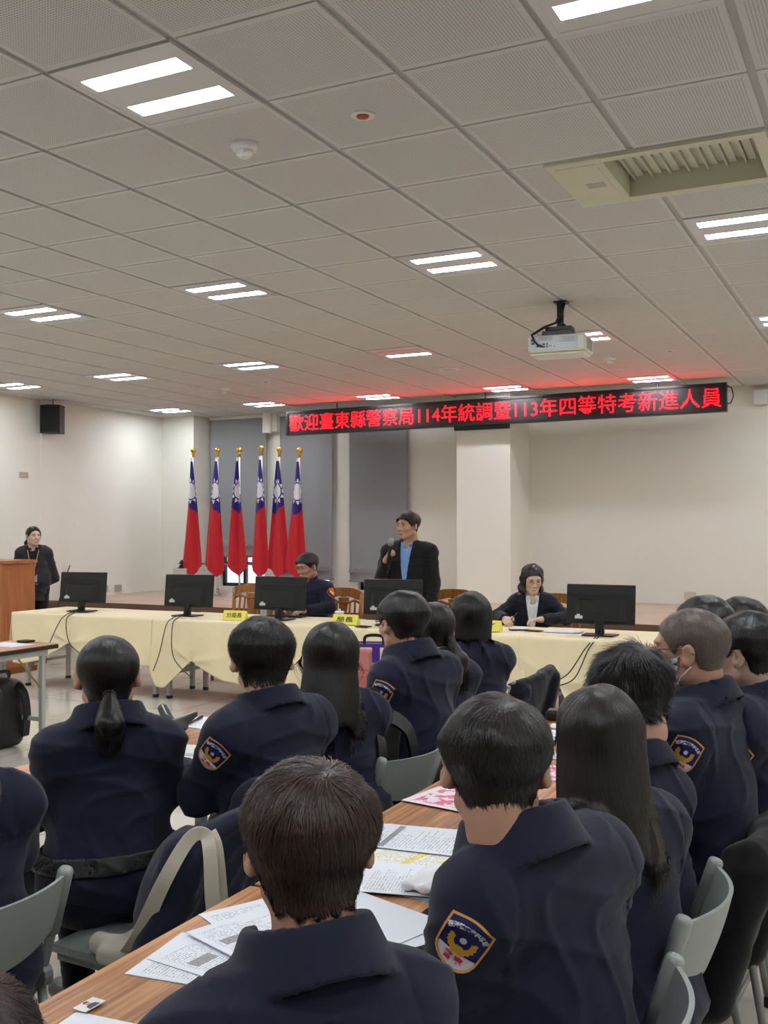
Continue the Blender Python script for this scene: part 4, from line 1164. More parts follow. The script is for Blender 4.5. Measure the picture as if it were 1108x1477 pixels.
    if jstyle == 'blazer':
        sm_ = shirtb if jacket is MATS['black_cloth'] else shirtw
        def shirt(p):
            d = torso(p, .003); d = smax(d, (cz-.12)-p[:, 2], .01); d = smax(d, (lean*.3-p[:, 1]).astype(f32), .01)
            d = smax(d, -cone(p, nb+[0, .03, -.03], nb+[0, .06, .12], .055*s, .06*s), .006)
            a0 = nb+np.array([0, .005, -.02]); q = p-a0.astype(f32); rr = np.sqrt(q[:, 0]**2+q[:, 1]**2); t = q[:, 2]
            ring = smax(np.abs(rr-.064*s-.1*np.clip(t, 0, 1))-.004, np.maximum(-.03-t, t-.035), .004)
            ring = smax(ring, np.where(q[:, 1] > 0, .016+.5*np.clip(.03-t*0, 0, .1)*np.clip(t*12, 0, 1)-np.abs(q[:, 0]), -1).astype(f32), .004)
            d = smin(d, ring, .006)
            return d-.0015*np.sin(p[:, 0]*60+3*np.sin(p[:, 2]*20))
        lo2 = np.array([-.2, lean-.12, cz-.14]); hi2 = np.array([.2, lean+.22, hz-.06])
        if lean < .02: lo2[1] = -.1
        v, q = mesh_sdf(shirt, lo2, hi2, min(h, .006)*HQ); np_mesh('shirt', v, q, sm_, root)
    def tr(p):
        d = smin(legs(p, .010), ell(p, (0, 0, hipz+.01), (.172*width, .128, .10)), .04)
        d = d-folds(p)*.6
        for k in (0, 1):
            d = np.where(ln_(p-ank[k].astype(f32)) < .12, smax(d, (ank[k][2]-.02-p[:, 2]).astype(f32), .006), d)
        return smax(d, p[:, 2]-(hipz+.09), .01)
    tl = np.array(knees+ank+hips+[[-.1, -.1, hipz], [.1, .1, hipz]]); lo = tl.min(0)-.12; hi = tl.max(0)+.12; hi[2] = hipz+.13; lo[2] = 0
    v, q = mesh_sdf(tr, lo, hi, .010*HQ); np_mesh('trousers', v, q, trousers, root)
    for k in (0, 1):
        a_, t_ = ank[k], toe[k]
        def shoe(p):
            d = smin(cone(p, (a_[0], a_[1], .045), (t_[0], t_[1], .035), .042, .036), cone(p, (a_[0], a_[1]-.02, .09), (a_[0], a_[1]-.03, .04), .038, .04), .02)
            return smax(d, .004-p[:, 2], .004)
        lo = np.minimum(a_, t_)-.07; hi = np.maximum(a_, t_)+.07; lo[2] = 0; hi[2] = .15
        v, q = mesh_sdf(shoe, lo, hi, .009); np_mesh('shoe', v, q, leather, root)
    # ---- hair
    H_ = Hair(hair, seed); H_.tail = tail
    if zend is not None: H_.zend = zend
    lo, hi = np.array([-.14, -.18, -.14]), np.array([.14, .13, .17])
    if H_.zend is not None: lo[2] = H_.zend-.03
    if tail: lo = np.minimum(lo, np.min([tail[1], tail[2]], 0)-.06)
    v, q = mesh_sdf(H_, lo, hi, (.004 if nstr else .005)*HQ)
    # keep hair outside the shoulders
    v = fromh(v)
    if False:
        vv = v.astype(f32); inner = lambda p: jacket_sdf(p)-.006
        low = (vv[:, 2] < hz-.10*s)
        if low.any():
            pz = vv[low]; hc2 = np.array([0, lean-.03, 0], f32)
            for _ in range(4):
                dd = inner(pz); gg = grad(inner, pz, .006); gg[:, 2] = np.maximum(gg[:, 2], -.1); m_ = dd < 0
                pz[m_] -= (gg*dd[:, None]*.9)[m_]
            v[low] = pz
    hr = np_mesh('hair', v, q, hmat, root)
    if nstr:
        def tb(x):
            y = fromh(x)
            if H_.zend is not None or tail:
                yy = y.astype(f32); low = yy[:, 2] < hz-.10*s
                if low.any():
                    pz = yy[low]
                    for _ in range(4):
                        dd = jacket_sdf(pz)-.005; gg = grad(jacket_sdf, pz, .006); gg[:, 2] = np.maximum(gg[:, 2], -.1); m_ = dd < 0
                        pz[m_] -= (gg*dd[:, None]*.9)[m_]
                    y[low] = pz
            return y
        strands(H_, nstr, hlen, seed+5, hmat, hr, tb, steps=(22 if H_.zend else 10), width=strw, mess=mess, lift=(.006 if hair in ('full', 'spiky') else .0035), gravity=.35)
    if tail and nstr:
        a, m_, e_, r1 = [np.array(t_, float) for t_ in tail]
        r_ = np.random.RandomState(seed+9); N_ = 1500; K_ = 14; th = r_.rand(N_)*2*PI; lr = .75+.35*r_.rand(N_); ln2 = .8+.35*r_.rand(N_)
        T_ = np.linspace(0, 1, K_+1)[None, :]*ln2[:, None]
        C_ = ((1-T_)**2)[..., None]*a+(2*T_*(1-T_))[..., None]*(m_*1.0)+(T_**2)[..., None]*e_
        rad = (.014+(r1-.012)*np.sin(np.clip(T_, 0, 1)*PI*.80)**.8)*lr[:, None]
        P_s = C_+np.stack([np.cos(th)[:, None]*rad, np.sin(th)[:, None]*rad*.8, 0*rad], -1)
        S_s = np.stack([-np.sin(th), np.cos(th), 0*th], -1)[:, None, :]*(strw*np.linspace(1, .3, K_+1))[None, :, None]
        O_s = np.stack([np.cos(th), np.sin(th), 0*th], -1)[:, None, :]*strw*.5
        V_s = fromh(np.stack([P_s-S_s, P_s+O_s, P_s+S_s], 2).reshape(-1, 3))
        b0_ = (np.arange(N_)*(K_+1)*3)[:, None, None]+(np.arange(K_)*3)[None, :, None]+np.arange(2)[None, None, :]
        np_mesh('ponytail_strands', V_s, np.stack([b0_, b0_+1, b0_+4, b0_+3], -1).reshape(-1, 4), hmat, hr)
    if tail:
        a = tail[0]; q = MB(); n = 16
        c0 = fromh([a])[0]
        q.tube([c0+np.array([.017*math.cos(t*2*PI/n), 0, .017*math.sin(t*2*PI/n)]) for t in range(n+1)], .004, 6, caps=False)
        q.build('hair_tie', blackp, hr, smooth=True)
    # ---- face details
    if face:
        for sg in (-1, 1):
            q = MB(); q.lathe([(0, -.0032), (.007, -.0026), (.0112, 0), (.007, .0026), (0, .0032)], (0, 0, 0), 12, axis='z')
            V = np.array(q.v); V = np.stack([V[:, 0]*1.0, V[:, 2]*.9, V[:, 1]*.42], 1)+np.array([sg*.031, .0878, .009]); q.v = fromh(V).tolist(); q.build('eye', eyem, root, smooth=True)
            q = MB(); q.tube([fromh([(sg*x_, y_, z_)])[0] for x_, y_, z_ in ((.014, .092, .027), (.026, .091, .031), (.038, .086, .030), (.047, .077, .024))], [.003, .004, .0034, .0014], 6); q.build('eyebrow', browm, root, smooth=True)
        q = MB(); q.tube([fromh([(x_, y_, -.0655)])[0] for x_, y_ in ((-.021, .086), (-.010, .0945), (0, .0965), (.010, .0945), (.021, .086))], [.001, .0042, .0046, .0042, .001], 6); q.build('lips', lipm, root, smooth=True)
    info = dict(root=root, jk=jk, jsdf=jacket_sdf, fromh=fromh, toh=toh, S=Sx, E=El, W=Wr, A=A, nb=nb, hz=hz, torso=torso, lean=lean, hair=hr)
    if patch: sleeve_patch(info, **(patch if isinstance(patch, dict) else {}))
    if belt:
        def bs(p):
            d = np.abs(jacket_sdf(p)-.004)-.004
            zc = hipz+.115+.02*p[:, 0]
            return smax(d, np.abs(p[:, 2]-zc)-.026, .003)
        v, q = mesh_sdf(bs, (-.26, -.24, hipz+.06), (.26, .24, hipz+.17), .006); np_mesh('belt', v, q, blackn, root)
    return info

# ------------------------------------------------------------------ embroidered sleeve patch laid on the cloth
BADGE = {}
def badge_parts():
    if BADGE: return BADGE
    W, Hh = .041, .052        # half sizes
    def outline(k=0.0):
        w, h_ = W-k, Hh-k; pts = []
        for t in np.linspace(0, 1, 9): pts.append((-w+2*w*t, h_*.80+h_*.20*math.sin(PI*t)))
        pts += [(w*1.02, h_*.3), (w*.98, -h_*.25)]
        for t in np.linspace(0, 1, 13)[1:-1]: a = t*PI; pts.append((w*.98*math.cos(a), -h_*.25-h_*.75*math.sin(a)**.8))
        pts += [(-w*.98, -h_*.25), (-w*1.02, h_*.3)]
        return pts
    o0, o1 = outline(), outline(.0038)
    n = len(o0)
    BADGE['border'] = ([(x, y) for x, y in o0]+[(x, y) for x, y in o1], [(i, n+i, n+(i+1) % n, (i+1) % n) for i in range(n)])
    def fill(pts, clip):
        # dense grid triangulated inside the outline
        return pts
    def region(cond, k=.0036, m=26):
        P = outline(k); from mathutils.geometry import delaunay_2d_cdt
        xs = np.linspace(-W, W, m); ys = np.linspace(-Hh, Hh, m); g = [Vector((x, y)) for x in xs for y in ys if inside(P, x, y)]
        vin = [Vector(q) for q in P]+g
        v, e, f, *_ = delaunay_2d_cdt(vin, [(i, (i+1) % len(P)) for i in range(len(P))], [], 1, 1e-6)
        fs = [t for t in f if cond(sum(v[i].x for i in t)/3, sum(v[i].y for i in t)/3)]
        return [(p.x, p.y) for p in v], [tuple(t) for t in fs]
    def inside(P, x, y):
        c = False; j = len(P)-1
        for i in range(len(P)):
            if (P[i][1] > y) != (P[j][1] > y) and x < (P[j][0]-P[i][0])*(y-P[i][1])/(P[j][1]-P[i][1]+1e-12)+P[i][0]: c = not c
            j = i
        return c
    BADGE['field'] = region(lambda x, y: y >= -.020)
    BADGE['base'] = region(lambda x, y: y < -.020)
    # eagle: two curved wings and a tail
    V = []; Fc = []
    for sg in (-1, 1):
        k = len(V); m = 14
        for i in range(m+1):
            t = i/m; a = -PI/2+t*2.05
            cx_, cy_ = sg*.003, .004
            ro, ri = .0235+.002*math.sin(i*2.6), .0105+.002*t
            V += [(cx_+sg*ro*math.cos(a)*.98, cy_+ro*math.sin(a)), (cx_+sg*ri*math.cos(a), cy_+ri*math.sin(a))]
        for i in range(m):
            f = (k+2*i, k+2*i+2, k+2*i+3, k+2*i+1); Fc.append(f if sg > 0 else f[::-1])
    k = len(V); V += [(-.006, -.004), (.006, -.004), (.011, -.021), (-.011, -.021)]; Fc.append((k, k+3, k+2, k+1))
    BADGE['eagle'] = (V, Fc)
    k = 14; BADGE['disc'] = ([(0.0, .0085)]+[(.0062*math.cos(i*2*PI/k), .0085+.0062*math.sin(i*2*PI/k)) for i in range(k)], [(0, 1+i, 1+(i+1) % k) for i in range(k)])
    V = []; Fc = []
    for i, ch in enumerate('臺灣警察專科學校'):
        vs, fs = text_mesh(ch, .0105, .0004); c = (vs.max(0)+vs.min(0))/2; vs = vs-c
        u = (i-3.5)/3.5; ang = -u*.62; R = .060; cx_, cy_ = R*math.sin(u*.60), -.0265+R*math.cos(u*.60)+.0015
        ang = -u*.60
        kk = len(V)
        for v in vs: V.append((cx_+v[0]*math.cos(ang)-v[1]*math.sin(ang), cy_+v[0]*math.sin(ang)+v[1]*math.cos(ang)))
        Fc += [tuple(a+kk for a in f) for f in fs]
    V = [(x*.95, y-.0008) for x, y in V]
    BADGE['lettering'] = (V, Fc)
    V = []; Fc = []
    for i, ch in enumerate('警專'):
        vs, fs = text_mesh(ch, .0165, .0006); c = (vs.max(0)+vs.min(0))/2; vs = vs-c; kk = len(V)
        V += [(v[0]+(-.0095 if i == 0 else .0095), v[1]-.0315) for v in vs]; Fc += [tuple(a+kk for a in f) for f in fs]
    BADGE['red_lettering'] = (V, Fc)
    return BADGE
BM = dict(border=M('badge_border_gold', (226, 168, 84), .7), field=M('badge_navy', (24, 26, 96), .7), base=M('badge_white', (226, 214, 220), .7), eagle=M('badge_gold_thread', (222, 168, 40), .45, bump=.4, bscale=900, bdist=.001),
          disc=M('badge_disc', (206, 214, 224), .6), lettering=M('badge_white_thread', (226, 226, 236), .6), red_lettering=M('badge_red_thread', (196, 40, 62), .6))
def put_badge(parent, proj, border=None):
    first = None
    for k, (nm, off) in enumerate((('field', .0010), ('base', .0010), ('border', .0022), ('eagle', .0020), ('disc', .0020), ('lettering', .0018), ('red_lettering', .0018))):
        V, Fc = badge_parts()[nm]
        P = proj(np.array(V, float), off)
        me = bpy.data.meshes.new('x'); mt = BM[nm] if not (nm == 'border' and border) else border
        name = {'field': 'sleeve_patch', 'base': 'patch_base', 'border': 'patch_border', 'eagle': 'eagle_emblem', 'disc': 'emblem_disc', 'lettering': 'patch_lettering', 'red_lettering': 'patch_red_lettering'}[nm]
        q = MB(); q.add(P.tolist(), Fc); o = q.build(name, mt, parent if first is None else None, smooth=nm in ('field', 'base', 'border'))
        if first is None: first = o; o['label'] = 'shield-shaped embroidered patch with gold eagle'
        else: o.parent = parent
    return first
def sleeve_patch(info, side=0, frac=.42, back=.15, turn=0.0, size=1.0, border=None):
    S_, E_ = info['S'][side], info['E'][side]
    c = S_+(E_-S_)*frac; ax = (S_-E_); ax /= np.linalg.norm(ax)          # up
    n = np.array([-1.0 if side == 0 else 1.0, -back, .0]); n -= ax*(n@ax); n /= np.linalg.norm(n)
    r = np.cross(ax, n)
    ct, st = math.cos(turn), math.sin(turn); r, ax = r*ct+ax*st, ax*ct-r*st
    f = info['jsdf']
    def proj(V, off):
        P = (c+n*.16+np.outer(V[:, 0]*size, r)+np.outer(V[:, 1]*size, ax)).astype(f32); N = n.astype(f32)
        for _ in range(40): P = P-N*np.clip(f(P), -.01, .05)[:, None]*.8
        return P+N*off
    put_badge(info['jk'], proj, border)

def glasses(info, mt, lens=1):
    fh = info['fromh']; q = MB()
    for sg in (-1, 1):
        ring = []
        for k in range(17):
            a = k*2*PI/16; ring.append(fh([(sg*.033+.023*math.cos(a), .103-.006*abs(math.cos(a)), .006+.016*math.sin(a))])[0])
        q.tube(ring, .0011, 5, caps=False)
        q.tube([fh([(sg*x, y, z)])[0] for x, y, z in ((.056, .097, .010), (.072, .08, .012), (.0835, .03, .014), (.0875, -.01, .014), (.086, -.03, -.002))], .0017, 5)
    q.tube([fh([(x, .1035, .009)])[0] for x in (-.011, 0, .011)], .0013, 5)
    o = q.build('glasses', mt, info['root'], smooth=True)
    q = MB()
    for sg in (-1, 1): q.add([fh([(sg*.033+.022*math.cos(a*PI/6), .102, .006+.0155*math.sin(a*PI/6))])[0] for a in range(12)], [tuple(range(12))])
    if lens: q.build('lens', lensm, o)
    return o
# ------------------------------------------------------------------ trainee tables
TT = .75
def desk(x0, x1, y0, y1, label, wood=tablewood):
    cx_, cy_ = (x0+x1)/2, (y0+y1)/2; a, d = (x1-x0)/2, (y1-y0)/2
    o = thing('folding_table', label, 'table', (cx_, cy_, 0), 0, 'trainee tables')
    q = MB(); q.box(-a+.004, a-.004, -d+.004, d-.004, TT-.004, TT); q.build('tabletop', wood, o)
    q = MB(); q.box(-a, a, -d, d, TT-.034, TT-.004, bev=.004); q.build('table_edge', M('black_edge_band', (18, 16, 16), .4), o)
    q = MB()
    for sx in (-1, 1): q.box(sx*(a-.04)-.012, sx*(a-.04)+.012, -d+.08, d-.08, TT-.075, TT-.034)
    q.build('under_frame', steelm, o)
    for sy in (-1, 1):
        y = sy*(d-.12)
        for sx in (-1, 1):
            x = sx*(a-.045)
            q = MB(); q.box(x-.018, x+.018, y-.018, y+.018, .03, TT-.034, bev=.003); lg = q.build('leg', steelm, o)
            q = MB(); q.box(x-.02, x+.02, y-.02, y+.02, 0, .03, bev=.004); q.build('foot_cap', blackp, lg)
            q = MB(); q.tube([(x, y-sy*.02, .45), (x, y-sy*.26, TT-.04)], .007, 6); q.build('brace', M('brass_brace', (150, 134, 84), .4, metal=.5), o)
        for z0, z1 in ((.20, .23), (TT-.08, TT-.034)): q = MB(); q.box(-a+.063, a-.063, y-.012, y+.012, z0, z1); q.build('crossbar', steelm, o)
    return o
AX0, AX1, BX0, BX1 = -1.38, -.94, -2.80, -2.30
desk(AX0, AX1, .25, 2.045, 'wood-topped folding table nearest the camera, with papers and a photo card')
desk(AX0, AX1, 2.055, 3.85, 'wood-topped folding table second in the near row, with highlighted papers and a white mask')
desk(AX0, AX1, 3.86, 5.66, 'wood-topped folding table farthest in the near row, carrying a black case')
desk(BX0, BX1, -.10, 1.13, 'wood-topped table at the lower left, outside the picture')
desk(BX0, BX1, 1.14, 3.02, 'wood-topped folding table on the left before the ponytailed woman')
desk(BX0, BX1, 3.03, 4.83, 'wood-topped folding table with the grey pencil pouch, second in the left row')
desk(-5.96, -5.48, 3.85, 5.65, 'dark-edged folding table at the left edge across the aisle')

# ------------------------------------------------------------------ folding chairs
def folding_chair(loc, rz, label):
    o = thing('folding_chair', label, 'chair', (*loc, 0), math.radians(rz), 'grey folding chairs')
    # backrest: curved plastic panel between two sleeve caps
    def post(z): return -.16-(z-.45)*.33
    n, m = 26, 14; P1 = np.zeros((m, n, 3)); P2 = np.zeros((m, n, 3)); hw = .205
    for i in range(m):
        for j in range(n):
            u = j/(n-1)*2-1; v = i/(m-1)
            zt = .785; zb = .655-.035*(1-u*u)+.0*u
            z = zt+(zb-zt)*v
            y = post(z)-.062*(1-u*u)
            P1[i, j] = (u*hw, y+.004, z); P2[i, j] = (u*hw, y-.006-.004*math.sin(PI*v), z)
    q = MB(); q.grid(P1[:, ::-1]); q.grid(P2)
    k = m*n
    ring = [(0, j) for j in range(n)]+[(i, n-1) for i in range(1, m)]+[(m-1, j) for j in range(n-2, -1, -1)]+[(i, 0) for i in range(m-2, 0, -1)]
    ia = [i*n+(n-1-j) for i, j in ring]; ib = [k+i*n+j for i, j in ring]
    for t in range(len(ring)):
        t2 = (t+1) % len(ring); q.f.append((ia[t], ia[t2], ib[t2], ib[t])); q.m.append(0)
    bk = q.build('backrest', chairp, o, smooth=True); autosmooth(bk, 50)
    for sx in (-1, 1):
        x = sx*hw
        q = MB(); q.tube([(x, post(.64), .64), (x, post(.79), .79), (x, post(.797), .797), (x, post(.80), .80)], [.0185, .0185, .015, .006], 14); q.build('sleeve_cap', chairp, bk, smooth=True)
        q = MB(); q.tube([(x, post(.78), .78), (x, post(.52), .52), (x*.99, -.10, .42), (x*.99, .22, .012)], [.0125]*4, 10); q.build('side_rail', chairt, o, smooth=True)
        q = MB(); q.tube([(x, post(.53)+.004, .53), (x, -.27, .012)], .0115, 10); q.build('leg', chairt, o, smooth=True)
        q = MB(); q.lathe([(.030, -.012), (.030, .012)], (x, post(.53), .53), 14, axis='x'); q.build('hinge_plate', chairt, o)
        for y in (.222, -.272):
            q = MB(); q.lathe([(.017, 0), (.017, .03), (.013, .034)], (x*.99, y, 0), 10); q.build('foot_cap', blackp, o, smooth=True)
    for y_, z_ in ((-.23, .13), (.17, .08)): q = MB(); q.tube([(-hw+.01, y_, z_), (hw-.01, y_, z_)], .009, 8); q.build('crossbar', chairt, o, smooth=True)
    q = MB(); n = 16; P = np.zeros((n, n, 3)); Pb = np.zeros((n, n, 3))
    for i in range(n):
        for j in range(n):
            u, v = j/(n-1)*2-1, i/(n-1)*2-1
            w_ = .195-.015*(v > .6)*(v-.6)*2
            z = .452-.010*(1-u*u)*(1-v*v)-.02*max(0, v-.7)
            P[i, j] = (u*w_, v*.19+.02, z); Pb[i, j] = (u*w_, v*.19+.02, z-.022)
    q.grid(P); q.grid(Pb[:, ::-1])
    for a_, c_ in ((P[0], Pb[0]), (P[-1][::-1], Pb[-1][::-1]), (P[::-1, 0], Pb[::-1, 0]), (P[:, -1], Pb[:, -1])):
        q.grid(np.stack([c_, a_]))
    q.box(-.18, .18, -.15, .19, .405, .43); q.build('seat', M('seat_panel_grey', (134, 140, 138), .45), o)
    return o
CH = [((-.67, 1.22), 88, 'grey folding chair under the near brown-haired man'),
      ((-.65, 1.76), 90, 'grey folding chair at the bottom right, only one curved end of its back showing'),
      ((-.67, 2.37), 90, 'pale grey folding chair behind the long-haired woman, curved back seen edge-on'),
      ((-.60, 2.87), 86, 'grey folding chair at the right with a black coat over its back'),
      ((-.68, 3.46), 86, 'grey folding chair under the cropped-haired man with the mask'),
      ((-.66, 3.95), 88, 'grey folding chair far right behind the young man in profile'),
      ((-.66, .68), 88, 'grey folding chair in the bottom left corner, hidden by dark hair'),
      ((-2.05, 1.66), 84, 'dark grey folding chair at the left edge behind the navy shoulder'),
      ((-1.89, 2.32), 88, 'grey folding chair of the ponytailed woman, with a coat and a cream tote on it'),
      ((-1.95, 2.82), 88, 'grey folding chair mostly hidden behind the brown-haired head'),
      ((-1.84, 3.42), 82, 'grey folding chair with a black backpack hanging on it'),
      ((-1.98, 3.98), 84, 'grey folding chair behind the man in glasses with the sleeve patch'),
      ((-2.05, 4.72), 84, 'grey folding chair behind the bobbed woman, its rail end catching light'),
      ((-2.02, 5.28), 84, 'folding chair draped with a navy jacket near the gathered tablecloth'),
      ((-.66, 4.45), 88, 'folding chair hidden behind the heads at the right edge')]
c0 = folding_chair(*CH[0])
for loc, rz, l in CH[1:]: dup(c0, (*loc, 0), math.radians(rz), l)

# ------------------------------------------------------------------ cloth over the chairs, bags
def soft(name, f, lo, hi, h, mt, loc, rz, label, cat, group=None):
    v, q = mesh_sdf(f, lo, hi, h); o = np_mesh(name, v, q, mt); o.location = (*loc, 0) if len(loc) == 2 else loc; o.rotation_euler = (0, 0, math.radians(rz))
    return tag(o, label, cat, group)
def drape(wd, top, bf, bb, seed, sleeves=True, slump=0.0):
    rs = np.random.RandomState(seed); k = rs.rand(8)*6
    def f(p):
        y0 = -.16-(top-.45)*.33
        q = p.copy(); q[:, 1] = q[:, 1]-(-.16-(q[:, 2]-.45)*.33)+.035*(1-(np.clip(q[:, 0]/.2, -1, 1))**2)
        q[:, 2] += slump*q[:, 0]
        sheet = rbox(q, (0, -.005, (top+.02+bb)/2), (wd, .032, (top+.02-bb)/2), .03)
        fl = rbox(q, (0, .03, (top+bf)/2), (wd*.9, .022, (top-bf)/2), .02)
        d = smin(sheet, fl, .02)
        if sleeves:
            d = smin(d, cone(q, (wd*.85, -.03, top-.06), (wd*1.0, -.06, bb+.1), .055, .045), .03)
            d = smin(d, cone(q, (-wd*.85, -.03, top-.06), (-wd*1.05, -.05, bb+.12), .055, .045), .03)
        w1 = np.sin(q[:, 0]*21+k[0]+2.2*np.sin(q[:, 2]*9+k[1])); w2 = np.sin(q[:, 0]*23+q[:, 2]*18+k[2])
        return d-.004*(1-np.abs(w1))-.005*(1-np.abs(w2))
    return f
o = soft('black_coat', drape(.235, .80, .46, .30, 3, slump=.05), (-.36, -.5, .2), (.36, .12, .95), .008, blackc, (-.60, 2.87), 86, 'black coat thrown over the back of a folding chair at the right edge', 'coat')
o = soft('navy_jacket', drape(.225, .80, .50, .42, 5, slump=-.1), (-.36, -.5, .25), (.36, .12, .95), .008, navyd, (-2.02, 5.28), 84, 'dark navy jacket hung on an empty chair in front of the gathered tablecloth', 'jacket')
jd = drape(.26, .83, .46, .36, 8, slump=-.12)
def coat2(p):
    d = jd(p)
    d = smin(d, cone(p, (.22, -.20, .78), (.50, -.02, .60), .08, .075), .06)
    d = smin(d, cone(p, (.30, -.12, .72), (.42, -.20, .42), .07, .05), .05)
    d = smin(d, ell(p, (-.10, -.20, .60), (.15, .10, .20)), .06)
    return d-.006*(1-np.abs(np.sin(p[:, 0]*26-p[:, 2]*30+2*np.sin(p[:, 1]*20))))
nj = soft('navy_jacket', coat2, (-.45, -.5, .25), (.66, .2, 1.0), .007, navy, (-1.89, 2.32), 88, 'navy uniform jacket heaped over the chair beside the ponytailed woman, patch on its sleeve', 'jacket')
def projc(V, off):
    c = np.array([.155, -.62, .585]); n = np.array([.25, -1, .1]); n /= np.linalg.norm(n); up = np.array([.45, 0, 1.0]); up -= n*(up@n); up /= np.linalg.norm(up); r = np.cross(up, n)
    P = (c+np.outer(V[:, 0], r)+np.outer(V[:, 1], up)).astype(f32); N = -n.astype(f32)
    for _ in range(60): P = P+N*np.clip(coat2(P), -.01, .05)[:, None]*.8
    return P+n*off
put_badge(nj, projc)
# cream tote: strap loop over the jacket and the bag on the seat
o = thing('tote_bag', 'cream canvas tote on the chair, its strap looped over the navy jacket', 'bag', (-1.75, 2.15, .462))
def ribbon(pts, w_, th=.003, axis=(0, 1, 0)):
    q = MB(); P = catmull(pts, 10); P = [Vector(p) for p in P]; A_ = Vector(axis); vs = []; n = len(P)
    for i, p in enumerate(P):
        d = (P[min(i+1, n-1)]-P[max(i-1, 0)]).normalized(); s_ = d.cross(A_).normalized(); nn = s_.cross(d).normalized()
        w = w_(i/(n-1)) if callable(w_) else w_
        vs += [p-s_*w-nn*th, p+s_*w-nn*th, p+s_*w+nn*th, p-s_*w+nn*th]
    fs = [(i*4+k, i*4+(k+1) % 4, i*4+4+(k+1) % 4, i*4+4+k) for i in range(n-1) for k in range(4)]+[(3, 2, 1, 0), (n*4-4, n*4-3, n*4-2, n*4-1)]
    return q.add(vs, fs)
W0 = (-1.75, 2.15, .462)
def wl(P): return [tuple(a_-b_ for a_, b_ in zip(p, W0)) for p in P]
q = ribbon(wl([(-1.80, 2.10, .485), (-1.70, 2.03, .58), (-1.61, 2.01, .73), (-1.575, 2.065, .825), (-1.545, 2.09, .835), (-1.515, 2.07, .80), (-1.50, 2.06, .70), (-1.50, 2.08, .58), (-1.54, 2.10, .48)]), lambda t: .024-.008*math.sin(PI*t), .003, (-.6, .8, 0)); q.build('strap', strapm, o)
q = ribbon(wl([(-1.545, 2.12, .835), (-1.510, 2.10, .80), (-1.495, 2.10, .68), (-1.50, 2.12, .56)]), .011, .003, (-.6, .8, 0)); q.build('strap', strapm, o)
v, f_ = mesh_sdf(lambda p: smin(rbox(p, (.0, .02, .022), (.13, .11, .024), .02), cone(p, (-.17, -.02, .025), (.05, -.06, .03), .028, .028), .03)-.003*np.sin(p[:, 0]*50)*np.sin(p[:, 1]*40), (-.25, -.15, -.05), (.2, .2, .12), .006)
v[:, 2] = np.maximum(v[:, 2], .002)
np_mesh('bag_body', v, f_, strapm, o)

# backpack on the chair
def bp_sdf(p):
    d = rbox(p, (0, 0, .24), (.17, .09, .235), .07)
    d = smin(d, rbox(p, (0, .07, .17), (.13, .05, .12), .045), .02)
    d = smin(d, ell(p, (0, -.01, .44), (.15, .09, .07)), .04)
    return d-.006*np.sin(p[:, 0]*22+1)*np.sin(p[:, 2]*26)
def backpack(loc, rz, label, strap=True, z=0.0):
    o = thing('backpack', label, 'backpack', (loc[0], loc[1], z), math.radians(rz), 'black backpacks')
    v, f_ = mesh_sdf(bp_sdf, (-.25, -.18, -.05), (.25, .2, .56), .008); np_mesh('bag_body', v, f_, blackn, o)
    q = ribbon([(-.05, -.02, .49), (-.045, -.03, .55), (.045, -.03, .55), (.05, -.02, .49)], .012, .004, (0, 1, 0)); q.build('top_handle', blackn, o)
    for s in (-1, 1):
        q = ribbon([(s*.07, -.08, .46), (s*.10, -.14, .40), (s*.12, -.15, .25), (s*.14, -.10, .08)], .028, .006, (0, 1, 0)); q.build('shoulder_strap', blackn, o)
    q = MB(); q.tube([(-.13, .12, .28), (-.05, .128, .30), (.05, .128, .30), (.13, .12, .28)], .004, 6); q.build('zip', M('zip_grey', (70, 70, 74), .4), o)
    q = MB(); q.box(-.178, -.174, .0, .02, .17, .23); q.build('tag', M('lime_tag', (180, 190, 60), .6), o)
    q = MB(); q.lathe([(.033, 0), (.035, .2), (.03, .21), (.03, .24), (.0, .245)], (-.19, -.01, .08), 16); q.build('bottle', M('bottle_dark', (36, 38, 42), .3), o, smooth=True)
    return o
backpack((-1.76, 3.34), 85, 'black backpack hanging against the grey folding chair in the middle', z=.44)
backpack((-5.82, 5.42), 80, 'black backpack on the floor under the table at the left edge')
# ------------------------------------------------------------------ the people
t_people = time.time()
H1, H2, H3 = .0065, .009, .011
P_ = {}
P_['g1'] = person('man with short brown hair in a navy jacket, nearest the camera, seen from behind', (-.755, 1.27, 1.140), 54, 38, 'full', hair_brown, lean=.07, nod=3,
    skinm=skin2, nstr=9000, hlen=.075, h=H1, hh=.005, seed=11, strw=.0009, legpsi=85, scale=.93, width=.98, collar=.05, drop=.04,
    arms='lap', tx=-.03)
P_['g2'] = person('man with cropped black hair in a navy jacket, large shield patch on his sleeve', (-.655, 1.76, 1.160), 70, 26, 'short', hair_soft, lean=.09, nod=6,
    skinm=skin2, nstr=8000, hlen=.04, h=H1, hh=.005, seed=12, strw=.0008, legpsi=85, width=1.08, patch=dict(frac=.10, back=.55, turn=-.32, size=1.0), collar=.055, tx=.075, arms='lap')
P_['g3'] = person('woman with long straight dark hair over her navy jacket in the near row', (-.60, 2.27, 1.120), 64, 24, 'long', hair_soft, female=True, scale=.97, lean=.06, nod=4,
    nstr=6000, hlen=.33, h=H1, hh=.006, seed=13, strw=.0011, legpsi=85, patch=dict(frac=.12, back=.25, turn=-.1), mess=.08, collar=0, zend=-.25, arms='lap')
